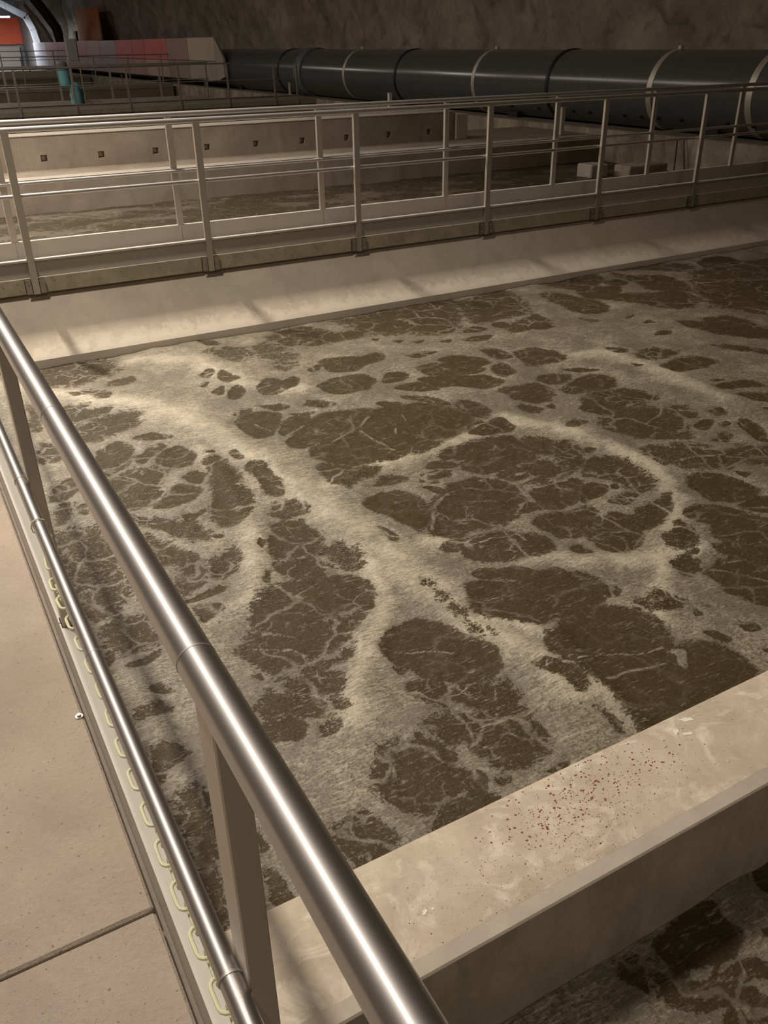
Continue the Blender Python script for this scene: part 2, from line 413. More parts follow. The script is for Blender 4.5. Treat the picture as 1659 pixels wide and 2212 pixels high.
FOAM_GAPS = """0.6|0.759,6.973 1.08,6.984 1.233,6.97 1.313,6.702 1.142,6.58 0.918,6.466 0.76,6.545
0.5|1.174,6.398 1.34,6.422 1.37,6.295 1.251,6.245 1.16,6.301
0.6|0.854,6.301 0.977,6.31 1.057,6.211 1.123,6.105 1.052,6.019 1.008,6.175 0.866,6.212
0.3|0.865,6.022 0.969,6.005 0.914,5.931 0.862,5.962
0.5|0.768,6.066 0.882,5.875 0.979,5.876 1.053,5.861 0.994,5.777 0.895,5.72 0.763,5.714
0.5|0.759,5.606 0.976,5.7 1.186,5.69 1.157,5.476 1.036,5.411 0.895,5.363 0.765,5.338 0.75,5.477
0.2|1.044,5.234 1.18,5.257 1.282,5.116 1.142,5.124
0.3|0.755,5.098 0.936,5.235 0.995,5.099 0.96,4.951 0.885,4.858 0.759,4.757
0.4|0.974,4.92 1.105,5.058 1.229,5.046 1.151,4.968 1.063,4.913 0.998,4.835
0.2|1.082,4.854 1.254,4.98 1.304,4.756 1.207,4.664 1.109,4.712
0.5|0.76,4.692 0.886,4.767 1.06,4.719 1.051,4.647 0.94,4.421 0.85,4.299 0.758,4.307
0.3|0.914,4.357 0.98,4.447 0.998,4.426 0.934,4.345
0.3|0.888,4.239 1.074,4.432 1.195,4.318 1.087,4.215 0.993,4.195
0.4|1.137,4.498 1.224,4.554 1.297,4.489 1.252,4.483 1.216,4.378 1.169,4.416
0.4|1.003,4.078 1.132,4.084 1.122,4.044 1.023,3.995
0.6|0.76,4.223 0.856,4.13 0.93,4.068 1.025,3.976 1.061,3.834 1.02,3.759 0.947,3.786 0.886,3.972 0.789,4.081
0.6|0.769,4.007 0.827,3.873 0.886,3.71 0.924,3.626 0.816,3.601 0.742,3.658
0.3|1.365,4.685 1.427,4.682 1.398,4.527 1.436,4.438 1.359,4.211 1.394,4.149 1.347,3.965 1.262,3.87 1.174,3.826 1.142,3.977 1.204,4.107 1.297,4.392 1.325,4.571
0.4|1.369,4.776 1.432,4.799 1.422,4.745
0.2|1.52,4.71 1.55,4.596 1.51,4.563 1.498,4.64
0.3|0.415,4.684 0.497,4.808 0.571,4.859 0.566,4.684 0.462,4.588 0.416,4.625
0.5|0.456,5.35 0.542,5.498 0.571,5.329 0.573,5.16 0.46,5.135
0.8|0.412,4.523 0.526,4.53 0.466,4.344 0.385,4.304
0.7|0.529,4.471 0.591,4.473 0.568,4.337 0.519,4.385
0.2|1.809,6.171 1.917,6.273 1.922,6.157 1.838,6.045
0.4|1.967,6.186 2.063,5.925 1.929,5.866 1.901,5.971
0.3|1.72,5.941 1.818,5.986 1.751,5.888
0.2|1.753,5.786 1.886,5.84 1.786,5.684
0.2|1.845,5.697 1.981,5.799 1.997,5.67 1.884,5.544 1.837,5.588
0.7|2.072,6.968 2.215,6.947 2.233,6.823 2.101,6.837
0.9|2.046,6.677 2.368,6.65 2.391,6.4 2.211,6.308 2.124,6.524
0.6|0.558,6.287 0.577,6.06 0.56,5.699 0.491,5.713
0.4|2.625,6.77 2.888,6.919 3.076,6.851 3.204,6.576 3.459,6.612 3.373,6.423 3.163,6.413 2.932,6.376 2.729,6.501
0.4|3.398,6.906 3.78,6.935 4.263,6.972 4.698,6.998 4.155,6.178 3.9,6.143 3.787,6.31 3.6,6.306 3.483,6.499 3.446,6.721
0.3|3.388,6.274 3.448,6.259 3.381,6.187
0.3|3.512,6.128 3.613,6.088 3.543,6.064
0.3|3.633,6.03 3.754,6 3.674,5.938
0.3|3.835,5.905 3.977,5.908 3.894,5.824
0.2|2.735,5.992 2.927,5.974 3.08,5.9 3.276,5.903 3.172,5.763 2.984,5.721 2.849,5.651 2.714,5.771
0.3|3.379,5.716 3.53,5.726 3.695,5.687 3.466,5.622
0.1|2.498,5.472 2.686,5.568 2.878,5.522 2.925,5.385 2.795,5.257 2.587,5.234 2.501,5.336
0.2|2.931,5.277 3.074,5.476 3.202,5.397 3.105,5.275
0.2|2.945,5.165 3.171,5.2 3.23,4.924 3.073,5.02
0.2|2.126,5.734 2.233,5.827 2.294,5.701 2.434,5.758 2.347,5.564 2.146,5.487 2.073,5.548
0.2|1.854,5.697 1.981,5.788 1.993,5.663 1.889,5.546 1.846,5.604
0.3|1.98,6.147 2.053,5.919 1.943,5.863 1.925,5.998
0.9|2.196,6.743 2.371,6.679 2.191,6.531 2.12,6.534
0.95|2.511,6.681 2.684,6.398 2.62,6.143 2.463,6.12 2.359,6.428
0.95|2.415,6.149 2.589,6.022 2.421,5.914 2.363,6.026
0.4|2.565,5.863 2.73,5.955 2.649,5.812 2.582,5.796
0.1|1.715,5.143 1.893,5.236 2.021,5.144 1.948,4.974 1.811,4.814 1.764,4.817 1.72,4.976
0.3|1.957,5.318 2.105,5.289 2.151,5.2 2.036,5.179
0.6|1.755,5.276 1.889,5.329 1.894,5.265 1.774,5.193
0.1|1.909,4.835 2.044,5.029 2.187,5 2.152,4.879 2.038,4.81 1.914,4.779
0.5|2.229,5.183 2.319,5.237 2.46,5.073 2.308,5.074
0.5|2.09,5.087 2.269,5.038 2.204,4.99 2.121,5.039
0.2|2.036,4.784 2.178,4.891 2.313,4.952 2.451,4.927 2.596,4.869 2.496,4.726 2.365,4.639 2.232,4.561 2.115,4.528 2.08,4.705
0.1|1.877,4.672 2.028,4.789 2.119,4.681 2.046,4.57 1.916,4.5
0.15|1.939,4.426 2.058,4.513 2.323,4.558 2.408,4.302 2.371,4.202 2.205,4.115 2.104,4.142 1.98,4.273
0.12|2.374,4.607 2.605,4.805 2.758,4.801 2.973,4.761 3.077,4.547 3.076,4.375 2.981,4.267 2.854,4.211 2.704,4.174 2.535,4.103 2.421,4.148 2.402,4.381
0.3|2.344,4.171 2.414,4.188 2.43,4.096 2.323,4.067 2.229,4.089
0.2|2.671,4.945 2.747,4.961 2.869,4.855 2.766,4.796
0.2|2.912,4.987 3.065,4.91 3.134,4.633 3.094,4.75 2.944,4.904
0.4|1.875,4.201 1.951,4.233 2.047,4.142 2.144,4.039 2.213,4.043 2.123,3.965 1.996,3.936 1.908,3.906 1.868,3.971
0.6|2.033,3.852 2.14,3.912 2.24,3.906 2.308,3.812 2.145,3.805
0.2|1.52,4.714 1.554,4.718 1.543,4.582 1.514,4.564
0.3|1.532,4.507 1.642,4.407 1.608,4.231 1.618,4.12 1.542,3.985 1.501,4.069 1.534,4.34 1.511,4.441
0.5|1.437,3.896 1.563,3.935 1.623,3.823 1.599,3.745 1.472,3.766 1.413,3.819
0.4|4.602,6.779 4.938,6.905 5.259,7.008 5.215,6.779 5.14,6.394 4.915,6.221 4.636,6.223 4.434,6.183 4.528,6.463
0.4|3.914,6.189 4.118,6.179 4.212,6.16 4.003,6.057
0.4|4.104,6.033 4.341,6.12 4.403,6.001 4.279,5.962
0.2|4.046,5.844 4.214,5.869 4.321,5.803 4.182,5.724 4.052,5.768
0.3|4.49,6.107 4.642,6.094 4.607,5.914 4.523,5.966
0.4|4.562,5.903 4.744,6.03 5.005,6.12 4.993,5.958 4.908,5.726 4.733,5.757 4.534,5.784
0.3|3.98,5.534 4.138,5.487 4.136,5.271 4.003,5.256
0.2|4.204,5.362 4.404,5.339 4.5,5.212 4.398,4.95 4.252,4.977 4.1,5.009 4.154,5.163
0.15|3.526,5.487 3.715,5.515 3.883,5.395 3.887,5.233 3.782,5.205
0.15|3.329,5.453 3.453,5.437 3.67,5.335 3.759,5.158 3.686,5.113 3.49,5.174 3.315,5.282
0.3|3.863,5.155 3.962,5.171 3.934,4.961 3.765,4.89 3.795,5.046
0.1|3.205,5.233 3.354,5.2 3.549,5.08 3.657,5.013 3.708,4.827 3.534,4.783 3.45,4.861 3.37,4.992 3.273,4.996
0.2|3.173,5.196 3.216,5.059 3.233,4.94 3.147,4.966 3.088,5.056
0.2|3.006,4.922 3.095,4.867 3.143,4.65 3.062,4.712 2.972,4.866
0.3|3.167,4.672 3.26,4.641 3.31,4.416 3.213,4.358 3.134,4.429
0.1|2.944,4.152 3.054,4.21 3.284,4.315 3.282,4.137 3.183,4.09 3.042,4.093
0.2|3.092,4.341 3.159,4.346 3.145,4.287 3.085,4.279
0.4|3.957,4.744 4.091,4.805 4.232,4.661 4.052,4.575 3.982,4.618
0.4|3.578,4.677 3.715,4.672 3.884,4.678 3.916,4.523 3.837,4.415 3.702,4.371 3.594,4.512 3.599,4.586
0.5|3.523,4.406 3.616,4.375 3.663,4.273 3.547,4.225 3.506,4.321
0.3|3.709,4.318 3.769,4.306 3.696,4.229
0.2|4.226,4.811 4.405,4.761 4.501,4.642 4.338,4.683
0.2|3.97,4.464 4.137,4.55 4.377,4.601 4.458,4.494 4.394,4.366 4.225,4.335 4.002,4.366
0.5|3.59,3.973 3.716,4.008 3.754,3.94 3.616,3.892
0.3|5.753,7.017 6.089,7.027 6.538,6.974 6.297,6.67 5.954,6.619
0.3|5.517,6.664 5.67,6.644 5.728,6.356 5.819,6.106 5.584,5.845 5.428,5.943 5.445,6.202
0.3|5.934,6.58 6.128,6.615 6.223,6.555 5.929,6.229 5.82,6.298
0.3|5.288,5.858 5.388,5.628 5.281,5.654
0.2|6.335,6.663 6.565,6.712 6.557,6.521 6.385,6.468
0.2|5.931,6.493 6.153,6.561 6.385,6.468 6.24,6.297 6.005,6.345
0.3|5.823,6.36 6.051,6.316 6.283,6.169 6.471,6.101 6.762,5.967 6.621,5.662 6.436,5.546 6.246,5.643 6.132,5.876 6.027,6.084
0.3|6.674,6.934 6.793,6.653 7.063,6.567 7.056,6.37 6.93,5.963 6.713,6.024 6.578,6.239 6.691,6.547
0.6|6.823,6.99 7.355,7.026 7.706,6.865 7.627,6.66 7.41,6.583 7.265,6.768
0.2|7.894,6.81 8.279,6.899 8.348,6.717 8.256,6.543 7.953,6.482 7.749,6.581
0.3|7.55,6.524 7.811,6.48 8.179,6.431 8.867,6.449 6.937,4.922 6.792,5.277 6.707,5.467 6.924,5.814 7.063,5.984
0.3|5.727,6.274 5.8,5.992 5.617,5.837 5.545,5.97 5.492,6.004
0.2|5.968,5.278 6.073,5.232 6.108,5.109 5.976,5.013 5.898,5.081
0.3|6.25,5.226 6.446,5.145 6.494,4.949 6.499,4.668 6.239,4.458 6.134,4.668 5.969,4.846 5.963,4.964 6.149,5.083
0.5|5.699,4.652 5.858,4.502 6.008,4.273 5.927,4.208 5.777,4.433
0.3|4.946,4.468 5.135,4.536 5.356,4.512 5.432,4.354 5.242,4.316 5.082,4.324 4.961,4.31
0.4|4.883,5.053 4.998,4.914 4.954,4.842 4.851,4.873
0.6|4.918,4.766 5.239,4.833 5.32,4.715 5.324,4.646 5.031,4.6
0.3|4.793,4.623 4.858,4.521 4.782,4.538
0.3|3.897,4.162 4.064,4.284 4.333,4.277 4.438,4.16 4.424,4.014 4.24,3.978 3.972,3.998 3.849,4.072
0.3|5.044,4.059 5.153,4.02 5.042,4.005
0.4|4.976,3.937 5.171,3.954 5.288,3.951 5.289,3.772 5.193,3.831 4.989,3.876
0.2|4.986,3.773 5.116,3.746 5.214,3.634 5.089,3.534 4.982,3.624
0.2|4.933,3.509 5.021,3.479 4.904,3.385
0.5|5.638,5.609 5.826,5.662 5.631,5.53
0.5|5.658,5.39 5.783,5.434 5.783,5.352
0.5|5.519,5.088 5.645,5.161 5.727,5.11 5.583,5.048
0.15|2.592,3.953 2.725,4.015 2.903,4.043 3.143,4.013 3.113,3.855 3.086,3.68 2.962,3.685 2.754,3.654 2.665,3.729 2.655,3.802 2.738,3.865
0.2|2.447,3.882 2.537,3.929 2.636,3.835 2.59,3.796 2.48,3.84
0.4|2.306,3.731 2.398,3.834 2.555,3.773 2.511,3.735 2.411,3.731 2.387,3.663
0.2|2.27,3.672 2.349,3.634 2.387,3.561 2.322,3.561
0.2|2.369,3.533 2.455,3.622 2.616,3.629 2.759,3.523 2.785,3.425 2.728,3.299 2.605,3.239 2.482,3.276 2.409,3.356
0.3|2.033,3.244 2.138,3.301 2.255,3.486 2.376,3.529 2.435,3.341 2.596,3.226 2.564,3.172 2.413,3.104 2.303,3.152 2.175,3.144 2.064,3.185
0.1|1.938,3.694 2.071,3.741 2.152,3.692 2.202,3.517 2.15,3.347 2.089,3.279 2.027,3.29 2.006,3.398 1.92,3.629
0.2|2.632,3.223 2.724,3.244 2.723,3.169 2.622,3.137 2.58,3.181
0.25|2.786,3.323 2.933,3.357 3.105,3.316 2.991,3.123 2.807,3.082 2.757,3.186
0.5|3.121,3.924 3.295,3.947 3.37,3.774 3.226,3.666 3.147,3.69 3.15,3.833
0.5|3.26,3.694 3.437,3.759 3.373,3.578 3.268,3.456 3.125,3.389 3.189,3.595
0.5|3.049,3.633 3.146,3.621 3.141,3.51 3.099,3.383 2.967,3.398 2.82,3.445 2.777,3.575 2.796,3.629 2.996,3.62
0.2|2.011,3.049 2.116,3.081 2.197,3.049 2.378,3.032 2.464,2.956 2.536,2.864 2.484,2.784 2.384,2.751 2.173,2.846 2.094,2.923 2.114,3.003
0.1|2.028,2.779 2.102,2.793 2.249,2.72 2.284,2.636 2.205,2.619 2.155,2.684 2.056,2.728
0.15|1.964,2.727 2.051,2.676 2.157,2.6 2.28,2.61 2.358,2.592 2.469,2.512 2.474,2.399 2.412,2.33 2.273,2.286 2.164,2.326 2.029,2.333 1.902,2.467 1.894,2.597
0.9|1.781,2.862 1.814,2.815 1.813,2.67 1.819,2.565 1.8,2.515 1.8,2.409 1.834,2.332 1.781,2.34 1.759,2.444 1.771,2.606 1.772,2.773
0.5|1.849,3.422 1.878,3.353 1.898,3.258 1.852,3.221 1.837,3.311
0.5|3.567,3.949 3.708,4.003 3.684,3.906 3.576,3.904
0.35|3.794,3.839 4.007,3.964 4.174,3.952 4.337,3.853 4.275,3.715 4.229,3.549 4.159,3.458 4.011,3.458 3.883,3.573 3.777,3.715
0.7|4.355,3.871 4.505,3.81 4.45,3.609 4.342,3.618 4.311,3.751
0.2|4.266,3.499 4.41,3.549 4.447,3.499 4.292,3.417
0.3|4.554,3.632 4.668,3.637 4.639,3.552 4.545,3.551
0.2|4.441,3.447 4.518,3.469 4.503,3.41 4.437,3.409
0.3|4.591,3.44 4.684,3.439 4.625,3.256 4.474,3.091 4.488,3.208 4.547,3.357
0.7|4.204,3.303 4.421,3.327 4.267,3.215
0.6|3.723,3.397 3.908,3.358 4.073,3.308 4.179,3.171 4.433,2.994 4.236,2.837 4.175,3.008 3.927,3 3.786,3.085 3.716,3.238 3.701,3.339
0.2|3.709,3.001 3.854,2.936 3.893,2.808 3.904,2.72 3.835,2.663 3.684,2.686 3.579,2.749 3.623,2.849 3.608,2.917
0.3|3.995,2.916 4.049,2.841 3.963,2.828
0.3|3.678,2.624 3.848,2.636 3.9,2.567 3.755,2.45 3.678,2.55
0.2|3.348,2.692 3.51,2.705 3.601,2.614 3.641,2.5 3.667,2.38 3.536,2.275 3.332,2.38 3.319,2.486 3.41,2.567
0.2|3.212,2.372 3.322,2.354 3.395,2.295 3.435,2.194 3.038,1.876 3.006,1.971 2.964,2.061 3.008,2.198 2.991,2.25 3.118,2.262 3.205,2.27
0.4|3.253,2.661 3.308,2.645 3.233,2.537 3.164,2.464 3.099,2.439 2.972,2.483 3.077,2.596 3.141,2.591
0.3|3.023,2.422 3.113,2.416 3.067,2.382
0.4|2.912,2.406 3.025,2.406 3.023,2.332 2.888,2.241 2.871,2.321
0.3|2.979,2.3 3.04,2.278 3.008,2.24 2.972,2.276
0.4|3.219,3.653 3.357,3.739 3.419,3.653 3.294,3.469 3.194,3.44 3.16,3.527
0.3|3.435,3.619 3.495,3.558 3.395,3.547
0.45|3.296,3.446 3.397,3.499 3.499,3.438 3.516,3.336 3.507,3.187 3.457,3.069 3.394,3.005 3.292,2.987 3.298,3.082 3.292,3.189 3.247,3.257 3.183,3.317
0.2|3.222,3.148 3.268,3.141 3.227,3.085 3.193,3.105
0.5|3.088,3.013 3.237,3.04 3.28,2.975 3.122,2.918
0.2|2.851,3.35 2.966,3.342 3.124,3.31 3.075,3.216 2.961,3.108 2.823,3.096 2.696,3.153
0.2|3.082,3.212 3.158,3.228 3.18,3.113 3.051,3.073 2.948,3.058
0.3|2.785,3.027 2.966,3.011 2.956,2.944 2.884,2.863 2.721,2.808 2.607,2.859 2.59,3.02 2.628,3.068
0.25|2.749,2.775 2.865,2.789 2.969,2.882 3.056,2.848 3.024,2.762 2.985,2.651 2.86,2.581 2.739,2.59 2.732,2.704
0.4|3.062,2.792 3.335,2.903 3.437,2.92 3.346,2.821 3.16,2.698 3.04,2.668 2.989,2.715
0.3|2.57,2.737 2.666,2.743 2.668,2.633 2.585,2.682
0.6|2.495,2.391 2.548,2.373 2.515,2.292 2.453,2.335
0.3|2.78,2.066 2.81,2.036 2.78,2.041
0.3|2.704,2.06 2.712,2.019 2.685,2.01
0.3|1.302,3.574 1.394,3.738 1.515,3.718 1.541,3.632 1.549,3.476 1.495,3.364 1.423,3.344 1.293,3.391 1.277,3.478
0.35|1.246,3.389 1.352,3.356 1.442,3.318 1.469,3.154 1.366,3.158 1.267,3.231 1.233,3.323
0.8|1.483,3.34 1.623,3.4 1.64,3.278 1.633,3.16 1.585,3.1 1.521,3.138 1.531,3.281
0.3|1.046,3.078 1.123,3.164 1.203,3.185 1.355,3.136 1.502,3.057 1.54,2.945 1.48,2.848 1.416,2.836 1.336,2.832 1.216,2.842 1.128,2.857 1.031,2.879 0.976,2.971
0.4|0.858,2.8 0.928,2.882 0.977,2.876 1.001,2.839 1.115,2.842 1.276,2.795 1.408,2.754 1.316,2.712 1.24,2.642 1.168,2.618 1.083,2.614 0.994,2.614 0.892,2.637 0.854,2.727
0.7|1.006,2.545 1.085,2.592 1.155,2.551 1.287,2.603 1.253,2.526 1.173,2.509 1.065,2.51
0.3|1.427,2.804 1.497,2.826 1.465,2.781 1.412,2.775
0.6|0.818,2.635 0.857,2.612 0.838,2.564
0.4|0.852,2.555 0.903,2.575 0.942,2.552 0.909,2.532
0.5|0.926,2.503 0.977,2.522 1.107,2.506 1.158,2.456 1.16,2.385 1.108,2.358 1.006,2.398 0.935,2.468
0.6|0.768,2.435 0.828,2.483 0.914,2.433 0.992,2.369 1.103,2.276 1.054,2.251 0.945,2.27 0.906,2.337 0.829,2.346 0.795,2.375
0.5|0.753,2.355 0.814,2.311 0.89,2.328 0.913,2.263 0.862,2.215 0.767,2.254
0.8|0.925,2.204 0.982,2.248 1.026,2.231 0.976,2.166 0.919,2.166
0.5|0.786,3.501 0.872,3.64 0.925,3.67 0.919,3.479 0.875,3.392 0.769,3.319 0.757,3.407
0.6|0.937,3.411 0.991,3.525 1.053,3.595 1.115,3.621 1.085,3.484 1.043,3.391 0.952,3.374
0.5|0.764,3.283 0.855,3.295 0.957,3.33 0.977,3.29 0.897,3.257 0.794,3.252
0.3|0.762,3.195 0.837,3.201 0.903,3.125 0.826,3.095 0.771,3.067
0.4|1.054,3.787 1.122,3.763 1.118,3.732 1.084,3.744
0.4|1.251,3.62 1.277,3.589 1.25,3.524 1.236,3.565
0.6|1.137,3.265 1.191,3.362 1.195,3.302 1.14,3.222
0.05|1.442,2.573 1.586,2.603 1.645,2.525 1.7,2.379 1.761,2.262 1.729,2.163 1.657,2.142 1.57,2.162 1.507,2.218 1.459,2.271 1.433,2.323 1.375,2.448
0.5|1.354,2.383 1.416,2.321 1.357,2.318
0.45|1.327,2.227 1.383,2.241 1.46,2.208 1.55,2.132 1.632,2.084 1.704,2.066 1.701,1.962 1.671,1.945 1.585,1.973 1.528,2.006 1.447,2.053 1.378,2.104
0.45|1.31,2.034 1.421,2.013 1.472,1.983 1.556,1.978 1.671,1.934 1.658,1.874 1.562,1.866 1.663,1.828 1.656,1.779 1.59,1.716 1.51,1.685 1.4,1.72 1.392,1.792 1.378,1.859 1.408,1.903 1.323,1.912 1.307,1.993
0.35|0.992,1.901 1.051,1.932 1.064,1.992 1.161,1.986 1.264,1.925 1.294,1.801 1.244,1.727 1.123,1.692 1.056,1.705 1.006,1.768 0.992,1.838
0.5|1.236,1.714 1.312,1.762 1.339,1.727 1.298,1.66 1.24,1.659
0.4|1.092,1.643 1.196,1.676 1.266,1.635 1.311,1.618 1.294,1.593 1.131,1.539 1.052,1.601
0.6|1.351,1.683 1.398,1.656 1.353,1.655
0.3|1.532,1.615 1.637,1.62 1.61,1.598
0.4|1.86,2.099 1.917,2.092 1.984,1.989 1.975,1.896 1.893,1.861 1.914,1.98 1.877,2.064
0.7|1.893,1.793 1.932,1.759 1.933,1.703 1.913,1.609 1.88,1.628 1.908,1.751
0.2|1.22,1.997 1.241,1.995 1.247,1.976 1.221,1.976
0.5|0.819,1.783 0.902,1.791 0.915,1.727 0.922,1.653 0.91,1.602 0.826,1.589 0.782,1.6 0.759,1.658 0.771,1.756
0.5|2.032,2.313 2.113,2.337 2.116,2.311 2.052,2.289
0.05|2.037,2.195 2.134,2.23 2.293,2.267 2.418,2.206 2.473,2.125 2.448,1.999 2.399,1.928 2.424,1.881 2.362,1.822 2.375,1.774 2.442,1.785 2.468,1.854 2.535,1.848 2.578,1.769 2.559,1.625 2.393,1.578 1.981,1.563 2.026,1.71 2.034,1.825 2.038,1.91 2.032,1.995 2.002,2.117
0.6|2.497,2.184 2.598,2.253 2.681,2.25 2.748,2.126 2.709,2.097 2.61,2.094 2.57,2.105
0.2|2.617,1.923 2.66,1.886 2.675,1.81 2.639,1.815 2.609,1.871
0.5|2.804,1.883 2.853,1.843 2.853,1.785 2.786,1.801
0.3|2.712,1.712 2.774,1.665 2.751,1.646
0.3|2.703,2.051 2.711,2.01 2.676,2.018
0.4|2.436,2.335 2.517,2.294 2.472,2.301
0.3|2.782,2.067 2.815,2.041 2.777,2.039
0.1|1.379,0.952 1.443,0.967 1.609,0.984 1.589,0.92 1.605,0.873 1.582,0.843 1.537,0.826 1.487,0.836 1.431,0.865 1.383,0.9
0.3|1.235,0.94 1.288,0.966 1.326,0.936 1.347,0.898 1.393,0.849 1.356,0.842 1.411,0.799 1.443,0.77 1.51,0.721 1.478,0.708 1.385,0.738 1.346,0.77 1.295,0.831 1.266,0.875
0.4|1.43,0.824 1.493,0.796 1.588,0.778 1.633,0.745 1.59,0.711 1.481,0.784
0.3|1.813,0.977 1.9,0.979 1.801,0.899 1.789,0.928
0.5|1.394,0.712 1.436,0.708 1.516,0.683 1.495,0.635 1.362,0.681
0.5|1.649,0.844 1.722,0.835 1.667,0.79
0.8|0.369,4.194 0.57,4.167 0.586,3.661 0.554,3.445 0.485,3.403 0.46,3.465 0.366,3.555 0.358,3.796
0.7|0.36,3.5 0.407,3.484 0.493,3.388 0.458,3.34 0.366,3.306 0.338,3.4
0.7|0.354,3.229 0.441,3.273 0.571,3.252 0.569,3.031 0.513,3.044 0.427,3.045 0.361,3.123
0.5|0.405,2.961 0.496,2.985 0.558,2.978 0.498,2.917 0.42,2.939
0.6|0.359,3.114 0.379,3.024 0.329,2.987
0.7|0.428,2.776 0.478,2.774 0.545,2.691 0.506,2.696 0.456,2.734
0.7|0.357,2.626 0.435,2.662 0.49,2.68 0.509,2.577 0.413,2.585 0.376,2.591
0.6|0.333,2.45 0.393,2.451 0.476,2.352 0.442,2.335 0.39,2.316 0.317,2.345
0.7|0.319,2.386 0.373,2.334 0.346,2.227 0.315,2.244
0.6|0.384,2.157 0.473,2.177 0.421,1.956 0.393,1.771 0.356,1.63 0.323,1.615 0.332,1.807
0.5|0.558,1.877 0.569,1.788 0.537,1.786
0.5|0.523,1.754 0.553,1.642 0.561,1.591 0.491,1.604"""
FOAM_VEINS = """0.0118|0.77,6.827 0.896,6.768 0.951,6.624 1.07,6.736
0.0165|7.872,6.534 8.097,6.453 8.265,6.505
0.0178|7.173,6.129 7.868,5.853
0.01|2.21,2.993 2.299,3.021 2.369,2.996 2.435,2.989 2.435,2.908
0.0161|2.094,3.259 2.181,3.382 2.286,3.505 2.371,3.551
0.0214|2.763,3.542 2.799,3.457 2.752,3.304
0.0129|2.794,3.359 2.933,3.357 3.156,3.327
0.0183|2.561,3.156 2.664,3.241
0.0093|2.366,3.457 2.436,3.396 2.539,3.354
0.0092|2.36,3.367 2.456,3.291
0.0125|3.802,3.21 3.904,3.195 4.063,3.122 4.175,3.008
0.0101|3.017,2.249 3.095,2.174 3.173,2.031
0.0073|3.118,2.262 3.242,2.218
0.0097|0.892,2.791 1.021,2.704 1.063,2.626
0.0074|0.981,2.885 1.047,2.823 1.09,2.787
0.007|1.246,3.404 1.355,3.362 1.45,3.336
0.0066|1.414,2.445 1.533,2.389 1.617,2.333
0.0071|2.019,2.023 2.155,2.006 2.297,1.944 2.401,1.921
0.0053|2.034,1.873 2.172,1.862 2.336,1.827
0.0311|2.422,1.871 2.446,1.857 2.378,1.792
0.0216|1.303,0.905 1.292,0.868
0.0148|2.355,4.619 2.138,4.515
0.0129|2.368,4.584 2.383,4.367 2.411,4.202
0.0132|2.091,4.86 2.022,4.82 1.922,4.774
0.0153|2.528,4.764 2.392,4.65
0.0057|1.815,5.041 1.862,4.889
0.0077|2.748,4.688 2.702,4.573
0.0093|2.587,4.505 2.549,4.421"""
FOAM_RIDGES = """0.105|0.141,7.077 1.305,5.706 1.506,5.108 1.609,4.471 1.674,3.94 1.711,3.55 1.782,3.13 1.788,2.793
0.06|1.782,3.13 1.776,2.505 1.852,2.269 1.91,2.094 1.893,1.874
0.06|2.011,3.149 2.302,2.873 2.528,2.613 2.818,2.442 3.126,2.436
0.053|1.383,4.842 1.338,4.076 1.207,3.573 1.024,3.112
0.051|1.684,3.29 1.546,2.805 1.3,2.486 1.055,2.183
0.048|3.458,2.811 2.942,2.443 2.536,2.099
0.064|3.345,4.271 3.541,3.792 3.624,3.261 3.357,2.748
0.093|1.491,6.754 1.878,6.516 2.006,5.818 2.324,5.511
0.071|1.789,3.937 2.263,4.078 2.722,4.117 3.145,4.207
0.034|2.062,2.221 2.001,1.972 1.996,1.753 1.981,1.615
0.083|4.341,4.999 4.807,4.981 4.864,4.424 4.829,3.767
0.029|1.864,2.454 1.966,2.354 2.025,2.206"""
FOAM_SPINE = "0.482,7.115 1.33,5.793 1.609,4.471 1.711,3.55 1.782,3.13 1.795,2.534 1.879,2.146 1.93,1.562 1.976,1.166"

# ================================================================ lamps under the cavern roof, the rearmost an added fill
for i, (x, y, z, w) in enumerate(LAMPS):
    lm = empty('ceiling_lamp', (x, y, z), 'long grey lamp hung under the rock roof out of view, the rearmost added as fill', 'lamp', 'roof lamps of the cavern')
    MB().box((x - .12, y - .65, z + .02), (x + .12, y + .65, z + .10), .01).build('housing', M['lamp'], lm)
    MB().tube([(x, y - .4, z + .10), (x, y - .4, z + 1.6)], .006, 6).build('hanger', M['galv'], lm)
    MB().tube([(x, y + .4, z + .10), (x, y + .4, z + 1.6)], .006, 6).build('hanger', M['galv'], lm)
    ld = bpy.data.lights.new('lamp_light', 'AREA')
    ld.shape = 'RECTANGLE'; ld.size = .22; ld.size_y = 1.25
    ld.spread = math.radians(118 if i < 2 else 180); ld.energy = w; ld.color = WARM
    lo = bpy.data.objects.new('lamp_light', ld)
    link(lo, lm)

# ================================================================ rock cavern
def rock_sheet(name, fx, u0, u1, nu, v0, v1, nv, amp, mat_, sc=.5):
    """fx(u, v) -> (point, normal); displaced along the normal with fractal relief"""
    U, V = np.meshgrid(np.linspace(u0, u1, nu), np.linspace(v0, v1, nv))
    P, N = fx(U, V)
    h = (fbm(U * sc + 3, V * sc + 9, 6, .55) - .5) * 2 * amp
    P = [P[k] + N[k] * h for k in range(3)]
    vs = np.stack(P, -1).reshape(-1, 3)
    idx = np.arange(nu * nv).reshape(nv, nu)
    q = np.stack([idx[:-1, :-1], idx[:-1, 1:], idx[1:, 1:], idx[1:, :-1]], -1).reshape(-1, 4)
    me = bpy.data.meshes.new(name)
    me.from_pydata(vs.tolist(), [], q.tolist())
    me.shade_smooth()
    me.materials.append(mat_)
    o = bpy.data.objects.new(name, me)
    link(o)
    return tag(o, kind='structure')
ONE = lambda U: np.ones_like(U)
ZER = lambda U: np.zeros_like(U)
